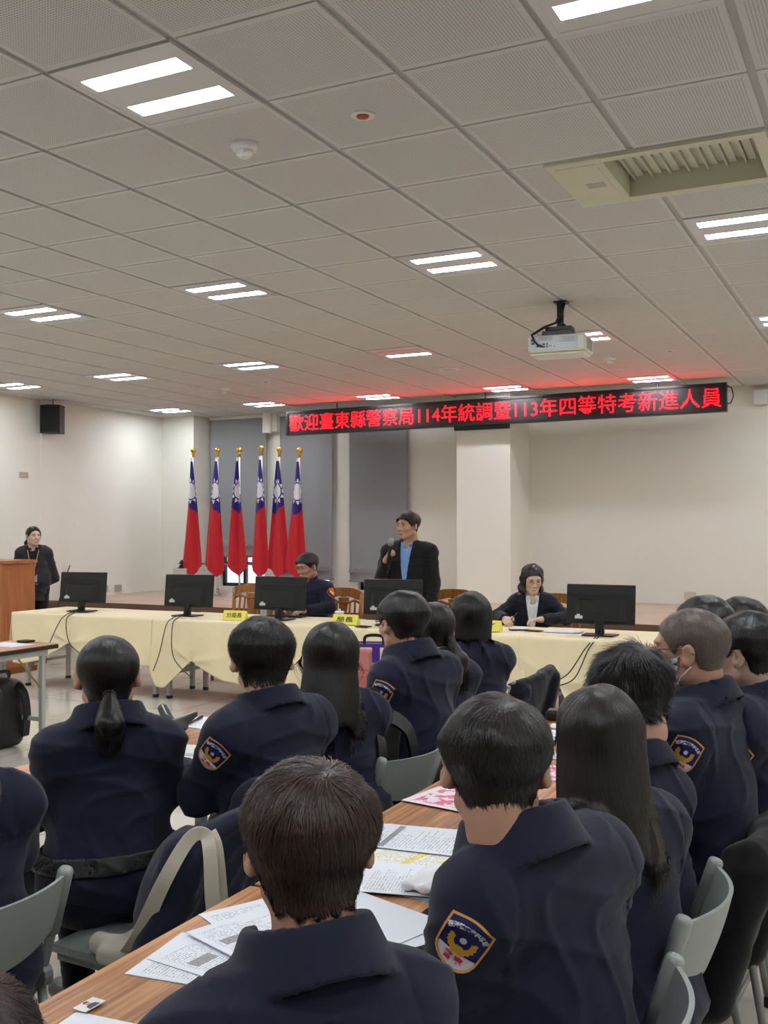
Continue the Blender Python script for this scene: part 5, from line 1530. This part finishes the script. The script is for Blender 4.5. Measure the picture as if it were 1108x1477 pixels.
P_['g4'] = person('man with tousled black hair leaning forward behind the long-haired woman', (-.635, 2.72, 1.155), 62, 66, 'spiky', hair_black, arms='lap', scale=.92, width=.86, drop=.08, tx=-.06, lean=.10, nod=12,
    nstr=6000, hlen=.06, h=.008, hh=.006, seed=14, strw=.0011, legpsi=85)
glasses(P_['g4'], blackg)
P_['g5'] = person('man with closely cropped greying hair, glasses and a face mask, patch on his sleeve', (-.55, 3.10, 1.232), 78, 90, 'crew', hair_grey, lean=.07, nod=2,
    skinm=skin2, h=.0075, hh=.005, seed=15, nstr=6000, hlen=.010, strw=.0006, legpsi=85, patch=dict(frac=.10, back=.55, turn=-.25), scale=1.04, tx=.02,
    arms='lap')
glasses(P_['g5'], M('brown_frames', (70, 40, 36), .3))
P_['g6'] = person('young man with black hair in profile at the right edge', (-.42, 3.37, 1.200), 80, 72, 'short', hair_black, lean=.06, nod=3,
    skinm=skin3, nstr=3000, hlen=.05, h=.009, hh=.006, seed=16, legpsi=85, patch=dict(frac=.28, back=.3, turn=-.1))
P_['g7'] = person('trainee whose black hair shows just above the cropped grey head', (-.66, 4.02, 1.20), 76, 60, 'short', hair_black, lean=.06, nod=6, nstr=1800, hlen=.045, h=.011, hh=.008, seed=17, legpsi=85)
P_['g8'] = person('trainee whose dark hair shows between two other heads at the right edge', (-.60, 4.55, 1.16), 76, 60, 'full', hair_black, lean=.06, nod=6, nstr=1800, hlen=.05, h=.011, hh=.008, seed=18, legpsi=85)
P_['bl'] = person('person whose dark hair fills the bottom left corner', (-.80, .66, 1.065), 66, 50, 'short', hair_soft, lean=.10, nod=8, nstr=6000, hlen=.05, h=.009, hh=.006, seed=19, strw=.0008, legpsi=85)
P_['b0'] = person('seated trainee in navy cut by the left edge, lank brown hair hanging down', (-2.05, 1.75, 1.13), 56, 50, 'long', hair_brown, female=True, lean=.10, nod=10, zend=-.20, nstr=2500, hlen=.30, h=.009, hh=.007, seed=20, collar=0, legpsi=85, mess=.1)
P_['b1'] = person('woman with a low black ponytail in a navy jacket, seen from behind on the left', (-2.15, 2.42, 1.145), 50, 44, 'slick', hair_black, female=True, lean=.05, nod=3,
    nstr=4000, hlen=.11, h=.0075, hh=.006, seed=21, strw=.001, legpsi=75, tail=((0, -.118, -.050), (.0, -.155, -.13), (-.002, -.15, -.195), .036), belt=True, collar=.05, mess=.05, width=1.08, arms=[dict(e=(-.165, .04, .78), w=(-.10, .26, .80)), dict(e=(.165, .04, .78), w=(.10, .26, .80))])
P_['b2'] = person('young man with black hair and a sleeve patch, left row, seen from behind', (-1.79, 2.72, 1.180), 72, 40, 'full', hair_black, lean=.08, nod=4,
    nstr=4500, hlen=.06, h=.0075, hh=.006, seed=22, strw=.001, legpsi=85, patch=dict(frac=.12, back=.6, turn=-.25), collar=.04)
P_['b3'] = person('woman with long straight black hair fanned over her navy jacket, left row', (-1.80, 3.17, 1.135), 62, 36, 'long', hair_black, female=True, lean=.07, nod=4, tilt=4,
    nstr=4000, hlen=.32, h=.008, hh=.007, seed=23, strw=.0012, collar=0, legpsi=85, mess=.08, zend=-.23)
P_['b4'] = person('man with short black hair and glasses, patch on his sleeve, turned to the speaker', (-1.77, 3.70, 1.210), 74, 62, 'short', hair_black, lean=.08, nod=2,
    nstr=3500, hlen=.035, h=.008, hh=.006, seed=24, strw=.001, legpsi=85, patch=dict(frac=.10, back=.5, turn=-.2), collar=.055, tx=.035, arms='lap')
glasses(P_['b4'], blackg)
P_['b5'] = person('woman with a side ponytail half hidden behind the man in glasses', (-1.83, 4.14, 1.140), 64, 48, 'slick', hair_soft, female=True, lean=.07, nod=6,
    nstr=2000, hlen=.11, h=.010, hh=.008, seed=25, legpsi=85, tail=((.03, -.115, -.045), (.055, -.14, -.13), (.07, -.12, -.24), .030), mess=.05)
P_['b6'] = person('woman with a smooth black bob, seen from behind before the head table', (-1.87, 4.68, 1.150), 54, 30, 'bob', hair_black, female=True, lean=.06, nod=3,
    nstr=3000, hlen=.16, h=.009, hh=.007, seed=26, strw=.0014, legpsi=80, mess=.05, jstyle='shirt', collar=.03)
# the head table and the helper by the lectern
P_['speaker'] = person('standing man in a black blazer and light blue shirt, speaking into a microphone', (-4.12, 8.74, 1.60), 186, 160, 'short', hair_black, lean=.02, nod=2, stand=True,
    jacket=blackc, jstyle='blazer', trousers=blackc, collar=0, nstr=1500, hlen=.035, h=.008, hh=.0055, seed=31, face=True, skinm=skin2, scale=1.07, width=1.14, drop=.02,
    arms=[dict(e=(-.255, .02, 1.05), w=(-.26, .10, .82), hf=(0, .15, -1), hp=(1, .2, 0), curl=.5, ts=-1),
          dict(e=(.262, .05, 1.10), w=(.145, .225, 1.285), hf=(-.45, .35, .75), hp=(-.75, -.2, -.3), curl=1.25, ts=-1)])
P_['officer'] = person('seated officer in glasses and a navy jacket with an orange badge, typing', (-5.15, 8.62, 1.205), 184, 163, 'short', hair_black, lean=.10, nod=14,
    jstyle='shirt', nstr=1500, hlen=.04, h=.008, hh=.0055, seed=32, face=True, skinm=skin2, scale=1.05, collar=.05, width=1.05,
    arms=[dict(e=(-.27, .16, .82), w=(-.12, .40, .80), hf=(.2, 1, 0), hp=(0, 0, -1), curl=.35, ts=1), dict(e=(.27, .16, .82), w=(.12, .40, .80), hf=(-.1, 1, 0), hp=(0, 0, -1), curl=.35, ts=-1)])
glasses(P_['officer'], rimm)
P_['lady'] = person('seated woman with wavy dark hair, glasses and a dark blazer over a white blouse, writing', (-2.86, 8.62, 1.135), 196, 212, 'wavy', hair_soft, female=True, lean=.12, nod=20,
    jacket=navyd, jstyle='blazer', h=.008, hh=.0055, seed=33, face=True, skinm=skin3, scale=1.05, collar=0, nstr=2500, hlen=.25, strw=.0014, mess=.15,
    arms=[dict(e=(-.29, .14, .80), w=(-.08, .33, .80), hf=(.8, .5, 0), hp=(0, 0, -1), curl=.7, ts=1), dict(e=(.30, .16, .81), w=(.22, .36, .80), hf=(-.2, 1, -.05), hp=(-.6, 0, -1), curl=.9, ts=-1)])
glasses(P_['lady'], rimm)
P_['helper'] = person('young woman standing by the lectern in a dark blazer, lanyard round her neck', (-9.05, 8.92, 1.49), 222, 246, 'slick', hair_black, female=True, lean=.01, nod=0, stand=True,
    jacket=M('near_black_blazer', (24, 25, 36), .8, sheen=.1), jstyle='blazer', trousers=blackc, collar=0, h=.009, hh=.006, seed=34, face=True, skinm=skin3, scale=.96,
    tail=((.0, -.118, .0), (.0, -.195, -.085), (.0, -.20, -.21), .038),
    arms=[dict(e=(-.225, -.09, 1.0), w=(-.07, -.19, .90)), dict(e=(.225, -.09, 1.0), w=(.07, -.19, .92))])
P_['helper']['root'].children
for ch in P_['helper']['root'].children:
    if ch.name.startswith('shirt'): ch.data.materials[0] = navyd
print('people', time.time()-t_people)

# mask on the cropped-haired man
i5 = P_['g5']; fh = i5['fromh']
def mask_sdf(p):
    q = i5['toh'](p); d = np.abs(head_full(q)-.006)-.0018
    d = smax(d, np.abs(q[:, 2]+.062)-.050-.012*np.clip((q[:, 1]-.07)/.03, 0, 1), .004); d = smax(d, .018-q[:, 1], .004)
    return d-.0008*np.sin(q[:, 2]*260)
c_ = fh([(0, .05, -.06)])[0]
v, q_ = mesh_sdf(mask_sdf, c_-.12, c_+.12, .004); np_mesh('face_mask', v, q_, maskm, i5['root'])
q = MB()
for z0, z1 in ((-.025, .012), (-.10, -.035)): q.tube([fh([a])[0] for a in ((-.058, .03, z0), (-.074, .012, (z0+z1)/2), (-.085, -.02, z1))], .0016, 5)
q.build('ear_loop', M('ear_loop_white', (230, 232, 236), .6), i5['root'], smooth=True)
# officer's orange badge on the left shoulder
o5 = P_['officer']
def orange_badge():
    S_, E_ = o5['S'][0], o5['E'][0]; c = S_+(E_-S_)*.22; n = np.array([-1, .35, .15]); n /= np.linalg.norm(n); up = (S_-E_)/np.linalg.norm(S_-E_); up = up-n*(up@n); up /= np.linalg.norm(up); r = np.cross(up, n)
    f = o5['jsdf']
    for nm, mt, rad, off, sh in (('shoulder_badge', M('badge_orange', (240, 100, 36), .5), .05, .0015, 0), ('badge_emblem', M('badge_cream', (250, 190, 150), .5), .036, .003, 1)):
        k = 24; V = [(0.0, 0.0)]
        for i in range(k):
            a = i*2*PI/k
            rr = rad*(1+.06*math.cos(a*8)) if not sh else rad*(.55+.40*(math.sin(a) > -.2)*abs(math.cos(a)))
            V.append((rr*math.cos(a), rr*math.sin(a)*1.1))
        V = np.array(V); P = (c+n*.16+np.outer(V[:, 0], r)+np.outer(V[:, 1], up)).astype(f32); N = n.astype(f32)
        for _ in range(40): P = P-N*np.clip(f(P), -.01, .05)[:, None]*.8
        q = MB(); q.add((P+N*off).tolist(), [(0, 1+i, 1+(i+1) % k) for i in range(k)]); oo = q.build(nm, mt, o5['jk'] if not sh else base)
        if not sh: base = oo
    base['label'] = 'round orange shoulder badge'
orange_badge()
# lanyard and card of the helper
hp = P_['helper']
def onfront(x, z, off=.010, who=hp):
    P = np.array([[x, .4, z]], f32)
    for _ in range(50): P[:, 1] -= np.clip(np.minimum(who['jsdf'](P), who['torso'](P, .003)), -.01, .05)*.8
    return np.array([P[0, 0], P[0, 1]+off, P[0, 2]])
q = MB()
for sg in (-1, 1): q.tube([onfront(sg*x, z) for x, z in ((.062, 1.33), (.05, 1.27), (.036, 1.20), (.020, 1.12), (.004, 1.04))], .0045, 6)
q.build('lanyard', M('lanyard_yellow', (186, 170, 84), .6), hp['root'], smooth=True)
c = onfront(0, 1.0, .012); q = MB(); q.box(c[0]-.05, c[0]+.05, c[1], c[1]+.004, c[2]-.035, c[2]+.035); q.build('badge_card', M('card_pale', (196, 206, 220), .4), hp['root'])
q = MB()
for z in (1.04, .94): c = onfront(-.045, z, .002); q.lathe([(.011, 0), (.010, .004), (0, .006)], tuple(c), 10, axis='y')
q.build('blazer_button', goldm, hp['root'])

# microphone in the speaker's right hand: he holds it, it is a thing of its own
sp_ = P_['speaker']; A_ = sp_['A']; rt = sp_['root'].location
def w_of(info, p):
    c, s_ = math.cos(info['A']), math.sin(info['A']); l = info['root'].location
    return np.array([l.x+c*p[0]-s_*p[1], l.y+s_*p[0]+c*p[1], p[2]])
hw = sp_['W'][1]; base = hw+np.array([-.045, .035, -.03])+np.array([.0, .035, .0])
m0 = w_of(sp_, base); m1 = w_of(sp_, base+np.array([-.03, -.005, .20]))
o = thing('microphone', 'handheld microphone with a silver grille held up by the standing speaker', 'microphone', tuple(m0))
d = m1-m0; L_ = np.linalg.norm(d); o.rotation_mode = 'QUATERNION'; o.rotation_quaternion = Vector(d).to_track_quat('Z', 'Y')
q = MB(); q.lathe([(.0, 0), (.013, .002), (.014, .06), (.018, L_-.045), (.018, L_-.035)], n=18); q.build('handle', blackp, o, smooth=True)
q = MB(); q.lathe([(.018, L_-.037), (.025, L_-.03), (.027, L_-.005), (.024, L_+.02), (.014, L_+.034), (0, L_+.037)], n=18); q.build('grille', M('mic_grille', (150, 148, 150), .35, metal=.7, bump=.6, bscale=700), o, smooth=True)

# ------------------------------------------------------------------ papers and small things on the trainee tables
def page(x, y, z, rz, mt, label, w_=.21, h_=.297, group='papers on the near tables', curl=0.0, n=10):
    q = MB(); P = np.zeros((n, n, 3))
    for i in range(n):
        for j in range(n):
            u, v = j/(n-1)-.5, i/(n-1)-.5
            P[i, j] = (u*w_, v*h_, .0012+curl*max(0, abs(u+v*.5)-.4)**2)
    q.grid(P); q.box(-w_/2, w_/2, -h_/2, h_/2, 0, .0006)
    o = q.build('paper_sheet', mt, None, smooth=False); o.location = (x, y, z); o.rotation_euler = (0, 0, math.radians(rz))
    return tag(o, label, 'paper', group)
Z = TT+.0008
pg = [(-1.185, 1.655, 97, doc_plain, 'printed sheet lowest in the fan of papers on the near table'),
      (-1.165, 1.690, 84, doc_form, 'printed sheet with a table, middle of the fan on the near table'),
      (-1.150, 1.775, 70, doc_form, 'printed form with grey blocks on top of the papers on the near table'),
      (-1.195, 1.86, 62, doc_plain, 'sheet half hidden beyond the fan, beside the jaw of the near man'),
      (-1.02, 1.93, 58, paperm, 'blank white sheets right of the near man\'s neck, lower'),
      (-1.035, 1.97, 72, paperm, 'blank white sheet right of the near man\'s neck, upper'),
      (-1.135, 1.285, 95, doc_plain, 'sheet cut by the bottom edge beside the photo card'),
      (-1.150, 2.545, 100, doc_grey, 'printed sheets with a grey heading bar, farthest of the second man\'s papers'),
      (-1.135, 2.52, 96, doc_grey, 'upper sheet with grey bars in the second man\'s pile'),
      (-1.075, 2.39, 78, doc_hi, 'sheet with yellow highlighting and a red mark before the second man'),
      (-1.02, 2.235, 104, doc_plain, 'sheet with a small printed table under the white mask'),
      (-1.21, 2.94, 80, doc_pink, 'sheet with pink print beyond the second man\'s ear'),
      (-1.13, 3.42, 92, doc_pink, 'pink printed sheet between the two near heads'),
      (-1.17, 3.72, 92, doc_plain, 'sheet of dense print just above the pink one'),
      (-1.20, 4.02, 92, doc_grey, 'sheet with a blue-grey table beyond the dense print'),
      (-1.08, 4.86, 96, doc_plain, 'white sheet on a dark board before the masked man'),
      (-1.06, 5.30, 90, doc_plain, 'white sheet farthest on the right table, a pen across it')]
for k, (x, y, r_, mt, l) in enumerate(pg): page(x, y, Z+.0022*(k % 3)+(.004 if k in (2, 8, 9) else 0)+(.004 if k == 10 else 0), r_, mt, l, curl=.06 if k in (2, 3) else 0)
for x, y, r_, mt, l in ((-2.66, 3.63, 84, doc_plain, 'sheet beside the grey pouch on the left table, pens lying on it'), (-2.42, 2.98, 90, doc_plain, 'sheet at the table joint by the ponytailed woman\'s elbow'),
                     (-2.45, 2.50, 88, doc_plain, 'sheet showing between the two navy shoulders on the left')):
    page(x, y, Z, r_, mt, l, group='papers on the left tables')
page(-5.74, 5.42, Z, 88, doc_plain, 'sheet lying on the table at the left edge', group=None or 'papers on the aisle table')
q = MB(); q.box(-5.80, -5.70, 5.55, 5.64, Z+.002, Z+.016, bev=.003); tag(q.build('black_phone', blackg), 'black phone at the corner of the table at the left edge', 'phone')
q = MB(); q.box(-1.13, -.945, 2.135, 2.36, TT+.0004, TT+.0030, M('pale_cyan_folder', (150, 204, 220), .4)); tag(q.build('plastic_folder', None), 'pale blue plastic folder under the white mask and sheets', 'folder')
q = MB(); q.box(-1.2, -.96, 4.70, 5.02, TT+.0002, TT+.0006, blackp); tag(q.build('clipboard', None), 'black board under the sheet before the masked man', 'clipboard')
# folded white mask on the table
def mk(p):
    d = rbox(p, (0, 0, .012), (.085, .045, .009), .009)
    return d-.003*np.sin(p[:, 1]*140+2*np.sin(p[:, 0]*20))
o = soft('folded_mask', mk, (-.11, -.07, -.006), (.11, .07, .035), .004, M('white_mask_cloth', (230, 232, 234), .7), (-.985, 2.225, Z+.008), 84, 'white face mask lying on the papers before the second man', 'mask')
def pen(x0, y0, x1, y1, z, body, cap, label, r_=.0052):
    d = math.hypot(x1-x0, y1-y0); o = thing('pen', label, 'pen', (x0, y0, z+r_), math.atan2(y1-y0, x1-x0), 'pens on the tables')
    q = MB(); q.tube([(.018, 0, 0), (d*.68, 0, 0)], r_, 8, body); q.build('barrel', None, o, smooth=True)
    q = MB(); q.tube([(d*.68, 0, 0), (d-.008, 0, 0), (d, 0, 0)], [r_*1.12, r_*1.12, r_*.7], 8, cap); q.box(d*.72, d*.98, -.0012, .0012, r_, r_+.002); q.build('cap', None, o)
    q = MB(); q.tube([(0, 0, 0), (.018, 0, 0)], [.0012, r_*.9], 8, cap); q.build('tip', None, o, smooth=True)
penw = M('pen_white', (222, 222, 232), .35); penp = M('pen_violet', (74, 54, 170), .35); penk = M('pen_black', (24, 24, 28), .3)
pen(-1.150, 2.17, -1.20, 2.30, Z, penw, penp, 'white and violet marker nearer the camera on the near table')
pen(-1.190, 2.285, -1.255, 2.42, Z, penw, penp, 'white and violet marker behind the other one, touching the papers')
pen(-2.70, 3.50, -2.76, 3.72, Z+.003, penk, penk, 'long dark pen lying by the grey pouch')
pen(-2.60, 3.64, -2.56, 3.75, Z+.003, penk, penk, 'short black marker on the sheet by the patched young man')
pen(-1.08, 5.20, -1.0, 5.32, Z+.006, penk, penk, 'black pen across the farthest sheet on the right')
q = MB(); q.lathe([(.012, 0), (.012, .001), (0, .0012)], (-1.325, 1.762, TT), 18); tag(q.build('round_sticker', M('orange_sticker', (238, 160, 100), .5)), 'small round orange sticker on the near table', 'sticker')
# photo cards
def card(x, y, rz, label, face=True):
    o = thing('photo_card', label, 'card', (x, y, Z+.004), math.radians(rz))
    o.scale = (.55, .55, 1)
    q = MB(); q.box(-.045, .045, -.028, .028, 0, .0012); q.build('card', M('card_white', (232, 230, 226), .3), o)
    q = MB(); q.prism([(-.022, -.024), (.024, -.024), (.020, -.006), (.008, .0), (-.006, .0), (-.018, -.006)], .0012, .0016, M('print_navy', (44, 44, 74), .4)); q.build('printed_shoulders', None, o)
    q = MB(); q.prism([(.001+.009*math.cos(a*PI/8), .009+.011*math.sin(a*PI/8)) for a in range(16)], .0012, .0017, M('print_skin', (205, 150, 128), .4)); q.build('printed_face', None, o)
    q = MB(); q.prism([(.001+.011*math.cos(a*PI/8), .015+.009*math.sin(a*PI/8)) for a in range(9)], .0012, .0019, M('print_dark', (40, 30, 30), .4)); q.build('printed_hair', None, o)
card(-1.285, 1.40, 88, 'small portrait photo card lying at the bottom left of the near table')
card(-1.265, 1.835, 60, 'small card sticking out beyond the fan of papers', True)
# grey pouch
def pouch(p):
    d = smin(cone(p, (0, -.03, .02), (-.055, .01, .095), .026, .020), cone(p, (.0, .0, .02), (.075, .03, .070), .026, .014), .02)
    d = smin(d, ell(p, (0, 0, .02), (.055, .035, .022)), .02); return smax(d, .002-p[:, 2], .003)
o = soft('pencil_pouch', pouch, (-.11, -.08, -.006), (.12, .08, .14), .0045, M('pouch_grey', (72, 78, 76), .75, bump=.3, bscale=300), (-2.68, 3.42, TT), 20, 'grey pencil pouch standing half open on the left table', 'pouch')
q = MB(); q.tube([(-.05, -.012, .115), (-.03, -.02, .08), (.0, -.024, .055), (.04, -.008, .068), (.085, .02, .085)], .0035, 6); q.build('zip', M('zip_pale', (190, 196, 194), .4), o, smooth=True)
q = MB(); q.box(-.10, .10, -.07, .07, 0, .014, M('cover_white', (224, 224, 218), .35), bev=.003)
o = q.build('notebook', None, None, origin=None); o.location = (-2.44, 3.13, TT); o.rotation_euler = (0, 0, .2); tag(o, 'white notebook at the corner of the left table', 'notebook')
# cups
def cup(x, y, z, r0, r1, h_, mt, label, lid=True, straw=False):
    o = thing('cup', label, 'cup', (x, y, z))
    q = MB(); q.lathe([(r0*.9, 0), (r0, .004), (r1, h_), (r1*1.06, h_+.003), (r1*1.0, h_+.006)], n=24); q.build('cup_body', mt, o, smooth=True)
    if lid: q = MB(); q.lathe([(r1*1.1, h_), (r1*1.1, h_+.008), (r1*.9, h_+.014), (0, h_+.014)], n=24); q.build('lid', M('lid_white', (232, 232, 228), .35), o, smooth=True)
    if straw: q = MB(); q.tube([(0, 0, h_), (-.02, .0, h_+.09)], .004, 8); q.build('straw', M('straw_white', (220, 224, 226), .4), o)
    return o
cup(-2.62, 4.10, TT, .036, .046, .15, M('cup_paper_white', (232, 232, 226), .5), 'white paper cup at the far end of the left tables, by the young man\'s neck')
cup(-2.72, 2.42, TT, .036, .048, .14, M('cup_green', (40, 120, 84), .4), 'green cup with a white lid and straw at the left edge', straw=True)
# black case, cards on the far near-row table
q = MB(); q.box(-.09, .09, -.045, .045, 0, .045, bev=.012); o = q.build('glasses_case', M('case_black', (26, 26, 28), .35)); o.location = (-1.30, 4.38, TT); o.rotation_euler = (0, 0, .15); autosmooth(o); tag(o, 'black hard case at the far end of the near row, in front of the tablecloth', 'case')
q = MB(); q.box(-.08, .08, -.06, .06, 0, .006, M('leaflet_red', (206, 110, 96), .5)); q.box(-.06, .02, -.04, .05, .006, .0075, paperm); o = q.build('leaflet', None); o.location = (-1.26, 4.20, TT); tag(o, 'reddish leaflet beside the black case', 'leaflet')
# violet-rimmed clear bag with red and green packets
o = thing('clear_gift_bag', 'clear bag with a violet rim holding red and green packets, before the man in glasses', 'bag', (-2.50, 4.98, 0.0), math.radians(20))
bz = .62
viol = M('violet_trim', (88, 50, 150), .4)
o.location = (-2.42, 4.76, TT)
q = MB(); q.box(-.14, .14, -.06, .06, .0, .24); q.build('clear_body', clearm, o)
q = MB()
for a_ in ((-.145, .145, -.065, -.057, .228, .245), (-.145, .145, .057, .065, .228, .245), (-.145, -.135, -.065, -.057, .0, .24), (.135, .145, -.065, -.057, 0, .24), (-.145, -.137, -.06, .06, .228, .245), (.137, .145, -.06, .06, .228, .245), (-.02, .02, -.066, -.057, .15, .245)): q.box(*a_)
q.build('violet_rim', viol, o)
q = ribbon([(-.06, -.062, .24), (-.05, -.062, .285), (.03, -.062, .285), (.04, -.062, .24)], .008, .002, (0, 1, 0)); q.build('handle', M('handle_dark_violet', (36, 24, 56), .5), o)
def packet(x, y, z, sx, sy, sz, mt, l):
    q = MB(); q.box(-sx, sx, -sy, sy, 0, sz*2, bev=min(sx, sy, sz)*.4); p = q.build('packet', mt); c, s_ = math.cos(math.radians(20)), math.sin(math.radians(20))
    p.location = (o.location.x+c*x-s_*y, o.location.y+s_*x+c*y, TT+z); p.rotation_euler = (0, 0, math.radians(20+x*90)); autosmooth(p); tag(p, l, 'packet', 'packets in the clear bag')
packet(-.075, 0, .004, .05, .04, .045, M('packet_red', (216, 74, 66), .4), 'red packet at the left of the violet-rimmed bag, lower')
packet(-.07, .0, .10, .045, .03, .055, M('packet_coral', (226, 110, 96), .4), 'coral packet at the upper left of the violet-rimmed bag')
packet(.07, .0, .075, .05, .035, .06, M('packet_green', (34, 140, 100), .4), 'green packet at the right of the violet-rimmed bag')
packet(.05, 0, .004, .06, .04, .034, M('packet_pink', (232, 150, 160), .4), 'pink packet low in the violet-rimmed bag')
packet(.0, -.03, .085, .018, .012, .022, blackp, 'small black box in the middle of the violet-rimmed bag')

# ------------------------------------------------------------------ things on the head table
def name_card(x, y, rz, txt, label):
    o = thing('name_card', label, 'name card', (x, y, TZ), math.radians(rz), 'yellow name cards')
    q = MB(); q.add([(-.12, -.04, 0), (.12, -.04, 0), (.12, .04, 0), (-.12, .04, 0), (-.12, -.004, .085), (.12, -.004, .085), (.12, .004, .085), (-.12, .004, .085)],
                    [(0, 3, 2, 1), (4, 5, 6, 7), (0, 1, 5, 4), (1, 2, 6, 5), (2, 3, 7, 6), (3, 0, 4, 7)]); b_ = q.build('folded_card', yellowm, o)
    vs, fs = text_mesh(txt, .045, .001); mn_, mx_ = vs.min(0), vs.max(0); sc = .165/(mx_[0]-mn_[0]) if len(txt) > 1 else 1
    V = []
    for v in vs:
        X = (v[0]-(mn_[0]+mx_[0])/2)*sc+(0 if len(txt) > 1 else .03); zz = .022+(v[1]-mn_[1]); t_ = zz/.085; V.append((X, -.04+.036*t_-.0012, zz))
    q = MB(); q.add(V, fs); q.build('lettering', M('name_ink', (70, 74, 30), .6), o)
name_card(-5.38, 7.74, 2, '分局長', 'yellow name card on the second table, left of the officer\'s monitor')
name_card(-4.27, 7.80, 0, '局長', 'yellow name card left of the speaker\'s monitor')
name_card(-2.97, 7.80, 0, '主任', 'yellow name card at the writing woman\'s right hand')
o = cup(-4.50, 8.10, TZ, .032, .040, .07, M('porcelain', (214, 224, 234), .25), 'lidded white porcelain cup with blue pattern right of the officer', lid=True)
q = MB(); q.lathe([(.0385, .018), (.0405, .05)], n=24); q.build('blue_band', M('porcelain_blue', (66, 100, 180), .3), o, smooth=True)
q = MB(); q.lathe([(.012, .083), (.012, .1), (.0, .106)], n=14); q.build('lid_knob', M('porcelain', (214, 224, 234), .25), o, smooth=True)
o = cup(-5.26, 8.02, TZ, .026, .03, .085, M('clear_glass', (214, 230, 234), .08, alpha=.5), 'clear glass between the yellow name card and the officer\'s monitor', lid=False)
q = MB(); q.box(-.035, .035, -.07, .07, 0, .009, bev=.003); p = q.build('mobile_phone', M('phone_maroon', (60, 24, 30), .3)); p.location = (-2.62, 7.93, TZ); p.rotation_euler = (0, 0, 1.3); tag(p, 'dark red phone lying in front of the writing woman', 'phone')
q = MB(); q.box(-.035, .035, -.07, .07, 0, .009, bev=.003); p = q.build('mobile_phone', blackg); p.location = (-4.03, 7.66, TZ); p.rotation_euler = (0, 0, 1.4); tag(p, 'black phone on the cloth just left of the man in glasses', 'phone')
q = MB(); q.box(-.08, .08, -.06, .06, 0, .006, M('note_cover', (30, 34, 60), .5)); q.box(-.075, .075, -.055, .055, .006, .010, paperm); p = q.build('note_pad', None); p.location = (-2.78, 8.02, TZ); p.rotation_euler = (0, 0, .4); tag(p, 'small notepad with a dark cover under the woman\'s pen', 'notepad')
for k in range(3):
    page(-2.42+.012*k, 8.0+.01*k, TZ+.0016*k, 88+6*k, paperm, ('pale paper stack right of the woman, lowest sheet', 'pale paper stack right of the woman, middle sheet', 'pale paper stack right of the woman, top sheet')[k], group='papers on the head table')
# the woman's pen
ld = P_['lady']; hwp = w_of(ld, ld['W'][1]+np.array([-.02, .075, .0]))
o = thing('pen', 'slim pen in the writing woman\'s hand', 'pen', (hwp[0], hwp[1], TZ+.012)); o.rotation_euler = (0, math.radians(-50), math.radians(10))
q = MB(); q.tube([(0, 0, 0), (.015, 0, 0), (.13, 0, 0)], [.001, .004, .004], 8); q.build('barrel', M('pen_dark_blue', (40, 48, 90), .3), o, smooth=True)
# keyboard of the officer
o = thing('keyboard', 'black keyboard under the officer\'s hands', 'keyboard', (-5.15, 8.20, TZ), math.radians(4))
q = MB(); q.box(-.21, .21, -.06, .06, 0, .012, bev=.003); q.build('case', blackp, o)
q = MB()
for r_ in range(5):
    for k in range(15): q.box(-.2+.0268*k, -.2+.0268*k+.023, -.052+.021*r_, -.052+.021*r_+.018, .012, .017)
kk = q.build('keys', M('key_black', (34, 34, 36), .5), o); kk['kind'] = 'stuff'
# loose cables by the left wall
for l, pts in (('dark cable rising from the left monitor towards the wall', [(-9.55, 10.05, .85), (-9.5, 9.98, 1.0), (-9.45, 9.95, 1.12)]),):
    pass
o = thing('wall_cable', 'two thin dark cables hanging slack by the left wall behind the helper', 'cable', (-10.2, 10.7, 0))
q = MB(); q.tube(catmull([(-.15, .18, 1.06), (-.12, .1, .97), (-.10, .0, .80), (0.1, -.3, .55), (.5, -.9, .02)]), .008, 6); q.build('cable', blackp, o, smooth=True)
q = MB(); q.tube(catmull([(-.15, .18, 1.06), (-.13, .08, .9), (-.08, -.1, .6), (.0, -.5, .3), (.2, -1.2, .02)]), .008, 6); q.build('cable', blackp, o, smooth=True)
q = MB(); q.tube([(-5.62, 5.80, .012), (-5.55, 6.05, .012), (-5.40, 6.30, .02)], .012, 8); tag(q.build('bag_strap', blackn, None, smooth=True), 'black strap end trailing on the floor from the backpack', 'strap')
